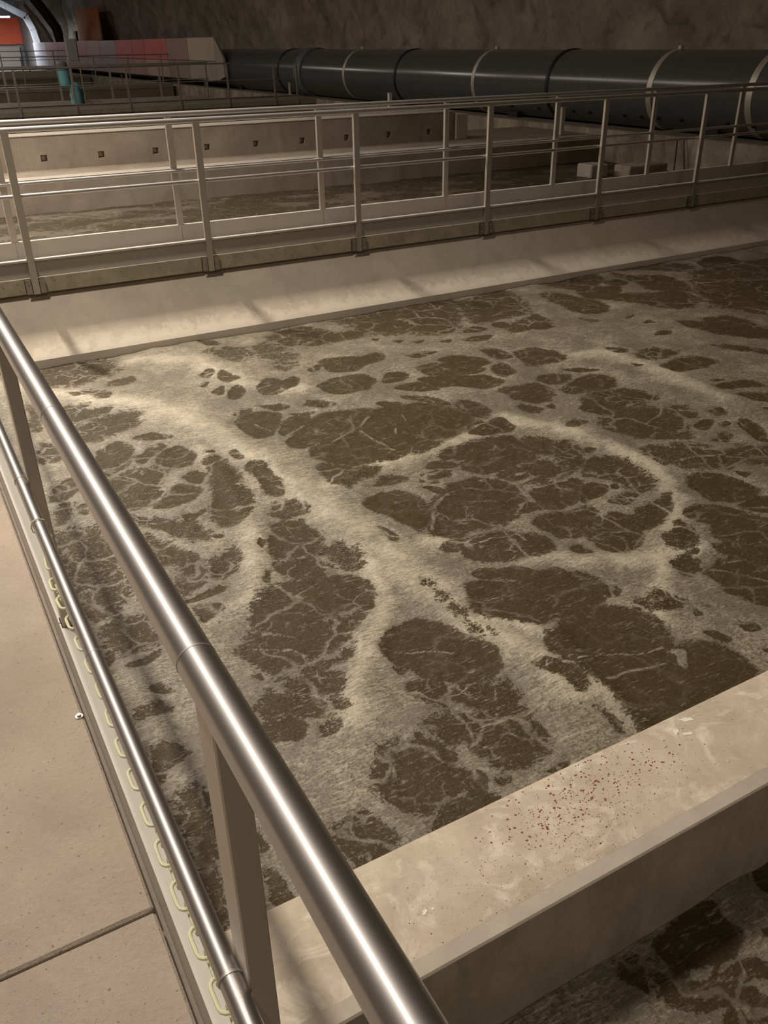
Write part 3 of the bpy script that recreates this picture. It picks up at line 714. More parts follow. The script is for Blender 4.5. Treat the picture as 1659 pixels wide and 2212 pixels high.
rock_sheet('wall_right', lambda U, V: ([ONE(U) * 16.6 - .03 * V * V, U, V], [-ONE(U), ZER(U), ZER(U)]), -8, 92, 420, -3.2, 7.2, 70, .55, M['rock'])
rock_sheet('wall_left', lambda U, V: ([-ONE(U) * 15 + .03 * V * V, U, V], [ONE(U), ZER(U), ZER(U)]), -8, 92, 160, -3.2, 7.2, 30, .6, M['rock'])
rock_sheet('ceiling', lambda U, V: ([U, V, 9.6 - .0105 * (U - .8) ** 2], [ZER(U), ZER(U), -ONE(U)]), -14.5, 16.2, 80, -8, 92, 180, .6, M['rock'])
rock_sheet('wall_front', lambda U, V: ([U, -ONE(U) * 8, V], [ZER(U), ONE(U), ZER(U)]), -15.5, 17, 70, -3.2, 10, 30, .5, M['rock'])
rock_sheet('wall_back', lambda U, V: ([U, ONE(U) * 80.5, V], [ZER(U), -ONE(U), ZER(U)]), 13.6, 17.2, 30, -3.2, 10, 50, .35, M['rock'])
rock_sheet('wall_back_upper', lambda U, V: ([U, ONE(U) * 80.6, V], [ZER(U), -ONE(U), ZER(U)]), -15.5, 14, 70, 4.7, 10, 24, .3, M['rock'])

# ================================================================ near walkway
fl = MB().box((-15, -8, -.126), (.152, 80, -.064)).build('floor', M['slab'], origin=(0, 0, 0))
tag(fl, kind='structure')
ys = [-3.5, -1.1, 1.2975, 3.7, 6.1, 8.5, 12.0, 16.0, 24.0, 40.0, 60.0, 79.9]
for a, b in zip(ys[:-1], ys[1:]):
    d = .0035
    MB().box((-1.9, a + d, -.062), (.134, b - d, 0), .006 if b < 9 else 0).build('paving_slab', M['floor'], fl)
MB().box((-14.8, -8, -.062), (-1.907, 79.9, 0)).build('paving_slab', M['floor'], fl)
bw = MB().box((-.35, -7.8, -3.2), (.06, 80, -.126)).build('basin_wall', M['wall'])
tag(bw, 'dark concrete basin wall carrying the paved walkway', 'wall')

sc = empty('floor_screw', (.123, 1.998, 0), 'small steel screw head on the paving beside the toe board', 'screw')
MB().tube([(.123, 1.998, 0), (.123, 1.998, .003)], .011, 14).build('washer', M['bolt'], sc)
MB().tube([(.123, 1.998, .003), (.123, 1.998, .009)], .006, 6).build('head', M['bolt'], sc)

# ================================================================ railings
def railing(name, label, org, ua, va, us, length, knee_inside=True, detail=True, h=1.09, group=None, zb=-.126, toe=True, rail_mat='steelX', r_hand=.0212, v_hand=0.0, r_knee=.0155, gaps=()):
    """org: point below the rail axis; ua: unit vector along the rail; va: outward; us: post places"""
    root = empty(name, org, label, 'railing', group)
    O = Vector(org); U = Vector(ua); W = Vector(va); Z = Vector((0, 0, 1))
    def P(u, v, z): return tuple(O + U * u + W * v + Z * z)
    def bx(u0, u1, v0, v1, z0, z1, nm, mt, par=root, bev=0):
        return MB().box(P(u0, v0, z0), P(u1, v1, z1), bev).build(nm, M[mt], par)
    u0, u1 = length
    MB().tube([P(u0, v_hand, h), P(u1, v_hand, h)], r_hand, 28).build('handrail', M[rail_mat], root)
    kn = MB().tube([P(u0, -.0165 - r_knee, .62), P(u1, -.0165 - r_knee, .62)], r_knee, 20).build('knee_rail', M[rail_mat], root)
    for u in us:
        bx(u - .028, u + .028, -.0165, .0165, zb, h - r_hand * .6, 'post', 'post', bev=.002)
        if detail:
            MB().tube([P(u - .002, -.0165 - r_knee, .62), P(u + .002, -.0165 - r_knee, .62)], r_knee + .0012, 20).build('weld_ring', M['bolt'], kn)
            for s in (-1, 1):
                b = MB()
                b.box(P(u + s * .028, .016, zb + .004), P(u + s * .075, .012 - .004, -.006))
                b.box(P(u + s * .028, -.0165, zb + .004), P(u + s * .032, .016, -.006))
                br = b.build('base_bracket', M['galv'], root)
                for zz in (zb + .03, -.03):
                    MB().tube([P(u + s * .055, .010, zz), P(u + s * .055, .026, zz)], .007, 6).build('bolt', M['bolt'], br)
    if toe:
        ends = [u0] + sorted(us) + [u1]
        for a, b in zip(ends[:-1], ends[1:]):
            if b - a < .1: continue
            a2 = a + .03; b2 = b - .03
            t = MB()
            t.box(P(a2 - .028, -.024, .002), P(b2 + .028, -.020, .15))
            t.box(P(a2, -.020, .146), P(b2, .024, .15))
            t.box(P(a2, .021, .136), P(b2, .024, .146))
            t.build('toe_board', M['toe'], root)
    return root

rail_near = railing('guard_railing', 'thick brushed steel railing along the paved walkway, seen close up', (.17, 0, 0), (0, 1, 0), (1, 0, 0),
                    [-.93, .662, 2.252, 3.842, 5.432, 6.9], (-2.4, 7.36), rail_mat='steelY', v_hand=-.007)
# seams of the handrail and knee rail sections
for yy, zz, xx, rr in ((1.441, 1.09, .163, .0216), (.693, 1.09, .163, .0216), (1.399, .62, .1380, .0159)):
    MB().tube([(xx, yy - .0015, zz), (xx, yy + .0015, zz)], rr, 28).build('rail_seam', M['bolt'], rail_near)

# ---------------------------------------------------------------- plastic chain below the knee rail
ch_pts = [(x + .008, y, z) for x, y, z in [(.1375, 1.98, .575), (.124, 1.83, .55), (.122, 1.774, .55), (.126, 1.685, .55), (.1275, 1.595, .55), (.1295, 1.515, .55), (.132, 1.43, .55), (.1325, 1.347, .55),
          (.128, 1.256, .55), (.127, 1.172, .55), (.127, 1.094, .55), (.126, 1.006, .55), (.124, .93, .55), (.124, .85, .55), (.124, .70, .55), (.125, .40, .55), (.130, .05, .56), (.1375, -.30, .575)]]
chain = empty('plastic_chain', (.127, 1.0, .55), 'pale yellow plastic chain strung below the knee rail', 'chain')
def stadium(L, Wd, r, n=6):
    pts = []
    for s, c in ((1, L / 2 - Wd / 2), (-1, -L / 2 + Wd / 2)):
        for k in range(n + 1):
            a = -math.pi / 2 + math.pi * k / n
            pts.append((s * math.cos(a) * Wd / 2 + c, s * math.sin(a) * Wd / 2, 0))
    return pts
mb = MB().tube(stadium(.054, .024, .003), .0031, 8, closed=True)
link_me = None
pitch = .0430
seg = [Vector(p) for p in ch_pts]
acc = 0; i = 0; pos = []
for a, b in zip(seg[:-1], seg[1:]):
    L = (b - a).length
    while acc <= L:
        pos.append((a + (b - a) * (acc / L), (b - a).normalized()))
        acc += pitch
    acc -= L
for k, (p, d) in enumerate(pos):
    if link_me is None:
        o = MB.build(mb, 'link', M['chain'], None, origin=(0, 0, 0))
        link_me = o.data
        o.parent = chain
    else:
        o = bpy.data.objects.new('link', link_me)
        link(o, chain)
    q = d.to_track_quat('X', 'Z')
    roll = Matrix.Rotation(0 if k % 2 == 0 else math.pi / 2, 3, 'X')
    o.rotation_euler = (q.to_matrix() @ roll).to_euler()
    o.location = p - Vector(chain.location)
for p in (ch_pts[0], ch_pts[-1]):
    y = p[1]
    MB().tube([(p[0], y, p[2]), (p[0] - .006, y, p[2] + .02), (.1205, y, .607), (.119, y, .62), (.124, y, .634), (.138, y, .639), (.151, y, .632), (.156, y, .618), (.148, y, .604), (p[0] + .004, y, p[2] + .012)], .002, 6).build('hook', M['chain'], chain)

# ================================================================ near divider beam
BT = -.196
nb = empty('divider_beam', (4.0, 1.15, -3.2), 'pale concrete divider beam with rust specks crossing the foaming basin', 'beam')
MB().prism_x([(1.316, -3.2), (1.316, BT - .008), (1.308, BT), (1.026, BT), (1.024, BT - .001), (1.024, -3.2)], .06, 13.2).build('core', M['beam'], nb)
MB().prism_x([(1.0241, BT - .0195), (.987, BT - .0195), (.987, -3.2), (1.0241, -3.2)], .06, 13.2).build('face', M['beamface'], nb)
MB().prism_x([(1.0241, BT - .001), (.991, BT - .013), (.987, BT - .0192), (1.0241, BT - .0192)], .06, 13.2).build('worn_edge', M['beamedge'], nb)
random.seed(3)
fm = MB()
def flake(x, y, s):
    n = random.choice((4, 5, 6))
    a0 = random.random() * 6.28
    pts = []
    for k in range(n):
        a = a0 + k * 6.283 / n
        rr = s * (.55 + .6 * random.random())
        pts.append((x + rr * math.cos(a) * 1.15, y + rr * math.sin(a) * .8))
    zt = BT + .0006 + s * .12
    vs = [(px, py, BT - .0004) for px, py in pts] + [(px * .9 + x * .1, py * .9 + y * .1, zt) for px, py in pts]
    fm.add(vs, [tuple(range(n, 2 * n))] + [(k, (k + 1) % n, n + (k + 1) % n, n + k) for k in range(n)])
for cx, cy, sx, sy, n, smin, smax in ((1.16, 1.19, .13, .045, 300, .0008, .0050), (1.40, 1.22, .14, .05, 380, .0008, .0046), (1.25, 1.13, .22, .055, 450, .0007, .0024),
                                      (.95, 1.13, .16, .07, 220, .0006, .0020), (1.9, 1.2, .4, .06, 120, .0006, .0018)):
    for k in range(n):
        x = random.gauss(cx, sx); y = min(1.30, max(1.03, random.gauss(cy, sy)))
        flake(x, y, smin + (smax - smin) * random.random() ** 3)
fo = fm.build('rust_flakes', M['rustspeck'], nb, smooth=False)
tag(fo, kind='stuff')
def splash(x, y, lx, ly, ang, name='splash'):
    n = 14; pts = []
    for k in range(n):
        a = k * 6.283 / n
        rr = .55 + .75 * random.random()
        u, w = lx * rr * math.cos(a), ly * rr * math.sin(a)
        pts.append((x + u * math.cos(ang) - w * math.sin(ang), y + u * math.sin(ang) + w * math.cos(ang)))
    m_ = MB()
    m_.add([(p[0], p[1], BT - .0003) for p in pts] + [(p[0] * .95 + x * .05, p[1] * .95 + y * .05, BT + .0012) for p in pts],
           [tuple(range(n, 2 * n))] + [(k, (k + 1) % n, n + (k + 1) % n, n + k) for k in range(n)])
    m_.build(name, M['splash'], nb, smooth=False)
for a in ((1.757, 1.277, .026, .009, -.35), (1.690, 1.257, .013, .010, .4), (1.712, 1.234, .018, .006, -.3), (.714, 1.118, .010, .006, .2), (.735, 1.116, .004, .003, .2)):
    splash(*a)

# ================================================================ haunched wall below the footbridge
hw = MB().prism_x([(7.0, -3.2), (7.0, -.544), (7.5, -.126), (8.12, -.126), (8.12, -3.2)], .06, 13.2).build('haunched_wall', M['haunch'])
tag(hw, 'pale concrete basin wall sloping out below the steel railed footbridge', 'wall')

# ---------------------------------------------------------------- footbridge over the basins
PX = [.915 + 1.48 * k for k in range(-1, 9)]
fb = empty('footbridge', (6.5, 7.8, -.126), 'narrow concrete footbridge between two steel railings above the sloped wall', 'bridge')
MB().box((.16, 7.441, -.125), (13.19, 8.172, -.002)).build('deck', M['slab'], fb)
ends = [.16] + PX[1:] + [13.19]
for a, b in zip(ends[:-1], ends[1:]):
    for yy, s in ((7.428, 1), (8.186, -1)):
        pk = MB().box((a + .078, yy, -.124), (b - .078, yy + s * .013, -.001), .003).build('edge_plank', M['plank'], fb)
        if s == 1:
            sm = MB()
            for fx_, fz in ((.06, -.03), (.06, -.10), (.13, -.025), (.17, -.095), (.32, -.06), (.48, -.028), (.53, -.095), (.72, -.045), (.90, -.03), (.93, -.09)):
                px = a + .078 + (b - a - .156) * (fx_ + random.uniform(-.015, .015)); pz = fz + random.uniform(-.008, .008)
                sm.tube([(px, 7.429, pz), (px, 7.4250, pz)], .0055, 8)
            sm.build('screw_heads', M['bolt'], pk)
LBL = 'steel railing on the {} edge of the footbridge over the basins'
railing('guard_railing', 'steel railing of the footbridge standing above the sloped concrete wall', (0, 7.42, 0), (1, 0, 0), (0, -1, 0), PX[1:], (.25, 13.15))
railing('guard_railing', 'steel railing of the footbridge on its side towards the wall with square holes', (0, 8.20, 0), (1, 0, 0), (0, 1, 0), PX[1:], (.25, 13.15))

# ================================================================ second basin: ledge and wall with holes
lb = MB().box((.06, 14.4, -3.2), (13.2, 17.0, -.12)).build('ledge_beam', M['wall'])
tag(lb, 'broad concrete ledge above the water in front of the wall with square holes', 'beam')
MB().box((.06, 14.398, -.1205), (13.2, 14.72, -.1165)).build('lit_edge', M['pale'], lb)  # paler strip paints the ledge front lying outside the parapet's shadow
pw = empty('parapet_wall', (5.2, 15.75, -.12), 'brown concrete parapet wall with a row of square holes', 'wall')
HX = [2.44 + .909 * k for k in range(-2, 9)]
zt = .386; zh0, zh1 = .005, .105; hh = .05
MB().box((.16, 15.58, -.12), (10.30, 16.0, zt)).build('core', M['wall'], pw)
sk = MB()
sk.box((.16, 15.5, zh1), (10.30, 15.585, zt - .0))
sk.box((.16, 15.5, -.12), (10.30, 15.585, zh0))
cuts = [.16] + [v for x in HX if x > .3 for v in (x - hh, x + hh)] + [10.30]
for a, b in zip(cuts[::2], cuts[1::2]):
    sk.box((a, 15.5, zh0), (b, 15.585, zh1))
sk.build('face', M['wall'], pw, smooth=False)
MB().box((.16, 15.49, zt), (10.30, 16.02, zt + .012)).build('coping', M['pale'], pw)
for x in HX:
    if x > .3:
        MB().box((x - .03, 15.570, zh0 + .02), (x + .03, 15.578, zh1 - .02)).build('anchor_plate', M['galv'], pw)
ep = MB().box((10.33, 15.45, -.12), (10.60, 15.80, .34), .01).build('end_pillar', M['pale'])
tag(ep, 'pale concrete pillar at the end of the wall with holes', 'pillar')

def marker(x, y, z0, z1, r, label):
    e = empty('marker_post', (x, y, z0), label, 'post')
    MB().box((x - r, y - r, z0), (x + r, y + r, z1 - .01), .004).build('shaft', M['white'], e)
    MB().box((x - r * 1.15, y - r * 1.15, z1 - .01), (x + r * 1.15, y + r * 1.15, z1), .003).build('cap', M['white'], e)
marker(12.55, 14.9, -.12, .40, .045, 'pale square post on the ledge below the big grey pipe')
marker(9.38, 16.45, -.12, .72, .035, 'pale slim post behind the wall with square holes')

# right side of the basins
rw = MB().box((13.2, -7.8, -3.2), (13.28, 79.9, -.01)).build('basin_wall', M['wallr'])
tag(rw, 'stained concrete basin wall under the big grey pipe', 'wall')
fr = MB().box((13.281, -7.8, -.3), (17.0, 79.9, -.004)).build('floor_right', M['slab'])
tag(fr, kind='structure')
bl = MB().box((11.35, 12.55, -.9), (11.75, 12.95, -.39), .02).build('concrete_block', M['pale'])
tag(bl, 'pale concrete block rising from the dark water near the stained wall', 'block')
bl2 = MB().box((11.95, 12.2, -.9), (12.9, 12.62, -.42), .02).build('concrete_block', M['wallr'])
tag(bl2, 'brown stained concrete block beside the paler block in the water', 'block')
for k, (a, b) in enumerate((((13.15, 12.3, -.02), (12.75, 11.9, -.7)), ((13.15, 12.15, 0.0), (13.05, 11.9, -.7)))):
    q = MB().tube([a, tuple((Vector(a) + Vector(b)) / 2 + Vector((.0, .0, -.02))), b], .012, 8).build('hose', M['black'])
    tag(q, ['thin black hose slanting down the stained wall', 'thin black hose hanging straight down the stained wall'][k], 'hose')

# ================================================================ big pipe
PXC, PZC, PR = 14.0, .71, .70
pipe = empty('waste_air_pipe', (PXC, 20, PZC - PR), 'very large dark grey plastic pipe with steel straps along the rock wall', 'pipe')
MB().tube([(PXC, -7.5, PZC), (PXC, 5, PZC), (PXC, 20, PZC), (PXC, 79.5, PZC)], PR, 72).build('pipe_body', M['pipe'], pipe)
def strap(y, w, r, m, name):
    n = 64
    vs = []; fs = []
    for k in range(n):
        a = 2 * math.pi * k / n
        for dy, rr in ((-w / 2, PR - .004), (-w / 2, PR + r), (w / 2, PR + r), (w / 2, PR - .004)):
            vs.append((PXC + rr * math.sin(a), y + dy, PZC + rr * math.cos(a)))
    for k in range(n):
        l = (k + 1) % n
        for j in range(4):
            jj = (j + 1) % 4
            fs.append((k * 4 + j, k * 4 + jj, l * 4 + jj, l * 4 + j))
    return MB().add(vs, fs).build(name, M[m], pipe)
for y in (26.2, 19.24, 13.33, 10.99):
    s_ = strap(y, .13, .008, 'strap', 'strap')
    MB().box((PXC - .04, y - .04, PZC + PR), (PXC + .04, y + .04, PZC + PR + .07), .008).build('clamp', M['white'], s_)
for y in (31.3, 23.05, 16.4, 8.2):
    strap(y, .09, .022, 'black', 'joint_ring')
strap(29.6, .5, .05, 'greymotor', 'collar')
for y in (18.817, 17.8, 16.81, 16.2, 15.62, 15.1, 14.555, 14.063, 13.6, 13.126, 12.547, 11.993, 11.47, 10.909):
    a = math.radians(130)
    c = Vector((PXC - PR * math.sin(a), y, PZC + PR * math.cos(a)))
    d = Vector((-math.sin(a), 0, math.cos(a)))
    MB().tube([c - d * .01, c + d * .035], .032, 8).build('bolt', M['black'], pipe)
for y in range(6, 79, 6):
    sp = MB().prism_x([(y - .2, -.002), (y + .2, -.002), (y + .2, .12), (y - .2, .12)], 13.62, 14.38).build('saddle', M['black'], pipe)

# ================================================================ panel screen before the far pipe, red reflections put into its colours
duct = empty('panel_screen', (13.2, 58, 0), 'long screen of panels coloured with red reflections hiding the far pipe', 'screen')
MB().box((13.12, 37.2, .30), (13.19, 78, 1.78)).build('core', M['greymotor'], duct)
seams = [37.0, 40.4, 43.4, 47.2, 49.4, 52.8, 56.4, 60.0, 64.0, 68.5, 73.0, 78]
upper = [(.60, .50, .38), (.44, .26, .23), (.66, .16, .13), (.62, .15, .12), (.60, .17, .15), (.40, .33, .35), (.48, .31, .33), (.58, .24, .24), (.60, .27, .28), (.58, .26, .28), (.55, .50, .53)]  # reds are the portal's reflection painted into the panel colours
lower = [(.42, .38, .33), (.34, .27, .24), (.48, .33, .27), (.46, .26, .23), (.44, .25, .23), (.35, .30, .31), (.40, .31, .32), (.46, .30, .30), (.46, .31, .31), (.48, .34, .34), (.50, .47, .49)]
for k, (a, b) in enumerate(zip(seams[:-1], seams[1:])):
    for z0, z1, cc in ((.28, .98, lower[k]), (1.0, 1.84, upper[k])):
        mt = m_plain('screen_panel_%d' % (k * 2 + int(z0 > .5)), cc, .45, 0, .3, .6)
        MB().box((13.06, a + .03, z0), (13.12, b - .03, z1), .006).build('panel', mt, duct)
MB().add([(13.06, 36.98, .28), (13.06, 36.98, 1.84), (13.19, 36.98, 1.78), (13.19, 36.98, .30), (13.10, 36.2, .45), (13.10, 36.2, 1.15), (13.19, 36.2, 1.10), (13.19, 36.2, .45)],
         [(0, 1, 5, 4), (1, 2, 6, 5), (2, 3, 7, 6), (3, 0, 4, 7), (0, 3, 2, 1), (4, 5, 6, 7)]).build('end_cap', M['beige'], duct, smooth=False)
for y in (39, 46, 53, 60, 67, 74):
    MB().box((13.19, y - .06, -.009), (13.27, y + .06, .60)).build('bracket', M['greymotor'], duct)

# ================================================================ far footbridge with pump
def far_bridge(y0, y1, x1, label):
    e = empty('footbridge', (x1 / 2, (y0 + y1) / 2, -.5), label, 'bridge')
    MB().box((.16, y0 + .03, -.5), (x1 - .01, y1 - .03, -.002)).build('deck', M['wall'], e)
    MB().box((.16, y0, -.124), (x1 - .01, y0 + .03, -.001)).build('edge_plank', M['plank'], e)
    return e
far_bridge(28.02, 29.98, 13.2, 'distant dim concrete footbridge carrying the turquoise pump')
railing('guard_railing', 'grey railing of the distant footbridge in front of the turquoise pump', (0, 28, 0), (1, 0, 0), (0, -1, 0), [2.48 + 1.548 * k for k in range(-1, 7)] + [12.54], (.25, 12.56), detail=False)
railing('guard_railing', 'grey railing of the distant footbridge behind the turquoise pump', (0, 30, 0), (1, 0, 0), (0, 1, 0), [2.49 + 1.548 * k for k in range(-1, 6)], (.25, 10.3), detail=False)
far_bridge(43.02, 44.2, 13.05, 'far footbridge near the red toned panel screen')
railing('guard_railing', 'thin far railing in front of the red toned screen panels', (0, 43, .13), (1, 0, 0), (0, -1, 0), [.6 + 1.5 * k for k in range(0, 9)], (.25, 13.0), detail=False, toe=False)
far_bridge(60.02, 61.5, 13.05, 'farthest footbridge near the lit orange portal')
railing('guard_railing', 'farthest thin railing in front of the lit orange portal', (0, 60, .27), (1, 0, 0), (0, -1, 0), [.6 + 1.5 * k for k in range(0, 8)], (.25, 11.8), detail=False, toe=False)
wl = MB().box((.16, 70, -1.2), (13.19, 71, .12)).build('white_kerb', M['white'])
tag(wl, 'bright white kerb lit by the far portal lamp', 'kerb')

pm = empty('pump', (5.7, 29.0, 0), 'turquoise pump with a grey motor standing on the distant footbridge', 'pump')
MB().tube([(5.80, 29, 0), (5.80, 29, .05), (5.80, 29, .05), (5.80, 29, .60), (5.80, 29, .68)], [.20, .20, .16, .16, .10], 20).build('gearbox', M['teal'], pm)
MB().tube([(5.95, 29.05, .05), (5.95, 29.05, .5)], .10, 14).build('side_housing', M['tealdark'], pm)
MB().tube([(5.80, 29, .62), (5.62, 29, .70), (5.58, 29, .72)], .10, 14).build('elbow', M['tealdark'], pm)
MB().tube([(5.57, 29, .55), (5.57, 29, .60), (5.55, 29, 1.0)], [.10, .15, .15], 18).build('motor', M['teal'], pm)
MB().tube([(5.55, 29, 1.0), (5.54, 29, 1.18), (5.54, 29, 1.24)], [.155, .15, .09], 18).build('motor_cap', M['greymotor'], pm)
MB().box((5.60, 28.84, .30), (5.68, 28.86, .38)).build('rating_plate', M['white'], pm)
cs = empty('control_stand', (5.75, 28.35, 0), 'tall grey control cabinet on two thin poles beside the pump', 'cabinet')
for x in (5.62, 5.92):
    MB().tube([(x, 28.35, 0), (x, 28.35, 1.90)], .018, 8).build('pole', M['galv'], cs)
MB().box((5.63, 28.30, 1.25), (5.91, 28.42, 1.80), .01).build('cabinet', M['box'], cs)
mk = empty('marker_post', (12.85, 29.3, 0), 'short pale post at the end of the distant footbridge', 'post')
MB().box((12.82, 29.27, -.002), (12.88, 29.33, .43), .004).build('shaft', M['white'], mk)
MB().box((12.81, 29.26, .43), (12.89, 29.34, .45), .004).build('cap', M['white'], mk)

# ================================================================ lit portal at the far end
PY = 80.0
ar = empty('portal_frame', (13.6, PY, 0), 'white angular frame around the far lit portal', 'frame')
arc = [(4.0, 5.35), (9.0, 5.35), (11.5, 4.55), (13.25, 3.65), (13.62, 2.75), (13.78, 1.80), (13.78, -.004)]
def frame_seg(a, b, w):
    d = Vector((b[0] - a[0], 0, b[1] - a[1])).normalized(); n = Vector((-d.z, 0, d.x)) * w / 2
    A = Vector((a[0], PY, a[1])); B = Vector((b[0], PY, b[1]))
    vs = [A + n, A - n, B - n, B + n]
    vs2 = [v + Vector((0, .5, 0)) for v in vs]
    MB().add([v[:] for v in vs + vs2], [(0, 1, 2, 3), (7, 6, 5, 4), (0, 4, 5, 1), (1, 5, 6, 2), (2, 6, 7, 3), (3, 7, 4, 0)]).build('frame_segment', M['arch'], ar, smooth=False)
for a, b in zip(arc[:-1], arc[1:]):
    frame_seg(a, b, .42)
ow = MB().box((-6, 86, 1.75), (13.6, 86.2, 3.7)).build('wall_portal', M['orange'])
tag(ow, kind='structure')
cb = MB().box((-6, 86.2, -.1), (13.9, 86.5, 6)).build('wall_portal_back', M['box'])
tag(cb, kind='structure')
cw = MB().box((13.6, 80.6, -.1), (13.9, 86.2, 6)).build('wall_portal_side', M['box'])
tag(cw, kind='structure')
fw = MB().box((-6, 79.9, -.2), (13.9, 86.5, -.004)).build('floor_portal', M['floor'])
tag(fw, kind='structure')
for k in range(4):
    x = 13.2 - 2.0 * k
    q = MB().box((x - 1.85, 85.6, .0), (x, 85.8, 1.6)).build('partition_panel', M['beige'])
    tag(q, 'beige partition panel below the orange wall of the far portal', 'panel', 'partition panels in the far portal')
    q = MB().box((x - 1.98, 85.55, .0), (x - 1.87, 85.7, 1.75)).build('partition_post', M['arch'])
    tag(q, 'white upright between the beige partition panels of the far portal', 'post', 'partition uprights in the far portal')
tl = empty('tube_lamp', (11.2, 78.6, 3.7), 'bright bluish tube lamp glowing inside the far portal', 'lamp')
MB().box((9.4, 78.5, 3.62), (11.9, 78.7, 3.72), .01).build('housing', M['lamp'], tl)
MB().tube([(9.45, 78.6, 3.57), (11.85, 78.6, 3.57)], .06, 10).build('tube', m_plain('cool_tube_glow', (.8, .9, 1.0), .5, emit=((.72, .86, 1.0), 60)), tl)
for xx in (9.6, 11.7):
    MB().tube([(xx, 78.6, 3.72), (xx, 78.6, 8.6)], .012, 6).build('hanger', M['galv'], tl)
pd = bpy.data.lights.new('portal_light', 'AREA'); pd.shape = 'RECTANGLE'; pd.size = 2.4; pd.size_y = .2; pd.energy = 600; pd.color = (.85, .93, 1.0)
po = bpy.data.objects.new('portal_light', pd); po.location = (-.6, 0, -.2)
link(po, tl)

rs = MB().box((15.2, 64.8, 1.9), (15.3, 71.5, 3.8), .02).build('orange_sheet', M['rust'])
tag(rs, 'rusty orange sheet fixed on the dark rock above the red toned screen', 'sheet')
vd = MB().tube([(11.6, 71.5, 6.4), (12.5, 71.5, 4.6), (13.2, 71.5, 3.6), (13.75, 71.5, 2.7), (13.95, 71.5, 1.42)], .34, 18).build('ventilation_duct', M['black'])
tag(vd, 'dark curved ventilation duct rising along the rock above the red panels', 'duct')
vp = MB().tube([(12.2, 73.5, 4.2), (12.9, 73.5, 3.3), (13.35, 73.5, 2.6), (13.85, 73.5, 1.43)], .12, 12).build('conduit', M['wall'])
tag(vp, 'thin pale conduit beside the dark ventilation duct', 'conduit')
sb = MB().box((13.06, 62.2, 1.85), (13.19, 62.9, 2.4)).build('junction_box', M['black'])
tag(sb, 'small dark box standing on the faded red screen', 'box')

# ================================================================ water
def parse(txt):
    out = []
    for l in txt.split('\n'):
        a, b = l.split('|')
        out.append((float(a), np.array([[float(c) for c in q.split(',')] for q in b.split()])))
    return out
def poly_sd(px, py, poly):
    """signed distance to a polygon, positive inside"""
    d = np.full(px.shape, 1e9); ins = np.zeros(px.shape, bool)
    n = len(poly)
    for i in range(n):
        ax, ay = poly[i]; bx, by = poly[(i + 1) % n]
        ex, ey = bx - ax, by - ay
        t = np.clip(((px - ax) * ex + (py - ay) * ey) / (ex * ex + ey * ey + 1e-12), 0, 1)
        d = np.minimum(d, (px - ax - t * ex) ** 2 + (py - ay - t * ey) ** 2)
        c = ((ay > py) != (by > py)) & (px < (bx - ax) * (py - ay) / (by - ay + 1e-12) + ax)
        ins ^= c
    d = np.sqrt(d)
    return np.where(ins, d, -d)
def smooth_poly(poly):
    """two rounds of corner cutting, so the open patches get rounded outlines"""
    for _ in range(2):
        nx = np.roll(poly, -1, 0)
        poly = np.stack([poly * .84 + nx * .16, poly * .16 + nx * .84], 1).reshape(-1, 2)
    return poly
GAPS = parse(FOAM_GAPS); VEINS = parse(FOAM_VEINS); RIDGES = parse(FOAM_RIDGES)
SPINE = np.array([[float(c) for c in q.split(',')] for q in FOAM_SPINE.split()])
def line_dist(x, y, ln):
    d = np.full(x.shape, 1e9)
    for (ax, ay), (bx, by) in zip(ln[:-1], ln[1:]):
        ex, ey = bx - ax, by - ay
        t = np.clip(((x - ax) * ex + (y - ay) * ey) / (ex * ex + ey * ey + 1e-12), 0, 1)
        d = np.minimum(d, np.hypot(x - ax - t * ex, y - ay - t * ey))
    return d
def blur(a, n):
    for _ in range(3):
        for ax in (0, 1):
            p_ = np.concatenate([np.repeat(np.take(a, [0], ax), n, ax), a, np.repeat(np.take(a, [-1], ax), n, ax)], ax)
            c = np.cumsum(p_, ax)
            m_ = 2 * n
            a = (np.take(c, range(m_, p_.shape[ax]), ax) - np.take(c, range(0, p_.shape[ax] - m_), ax)) / m_
    return a
ZW = -.604
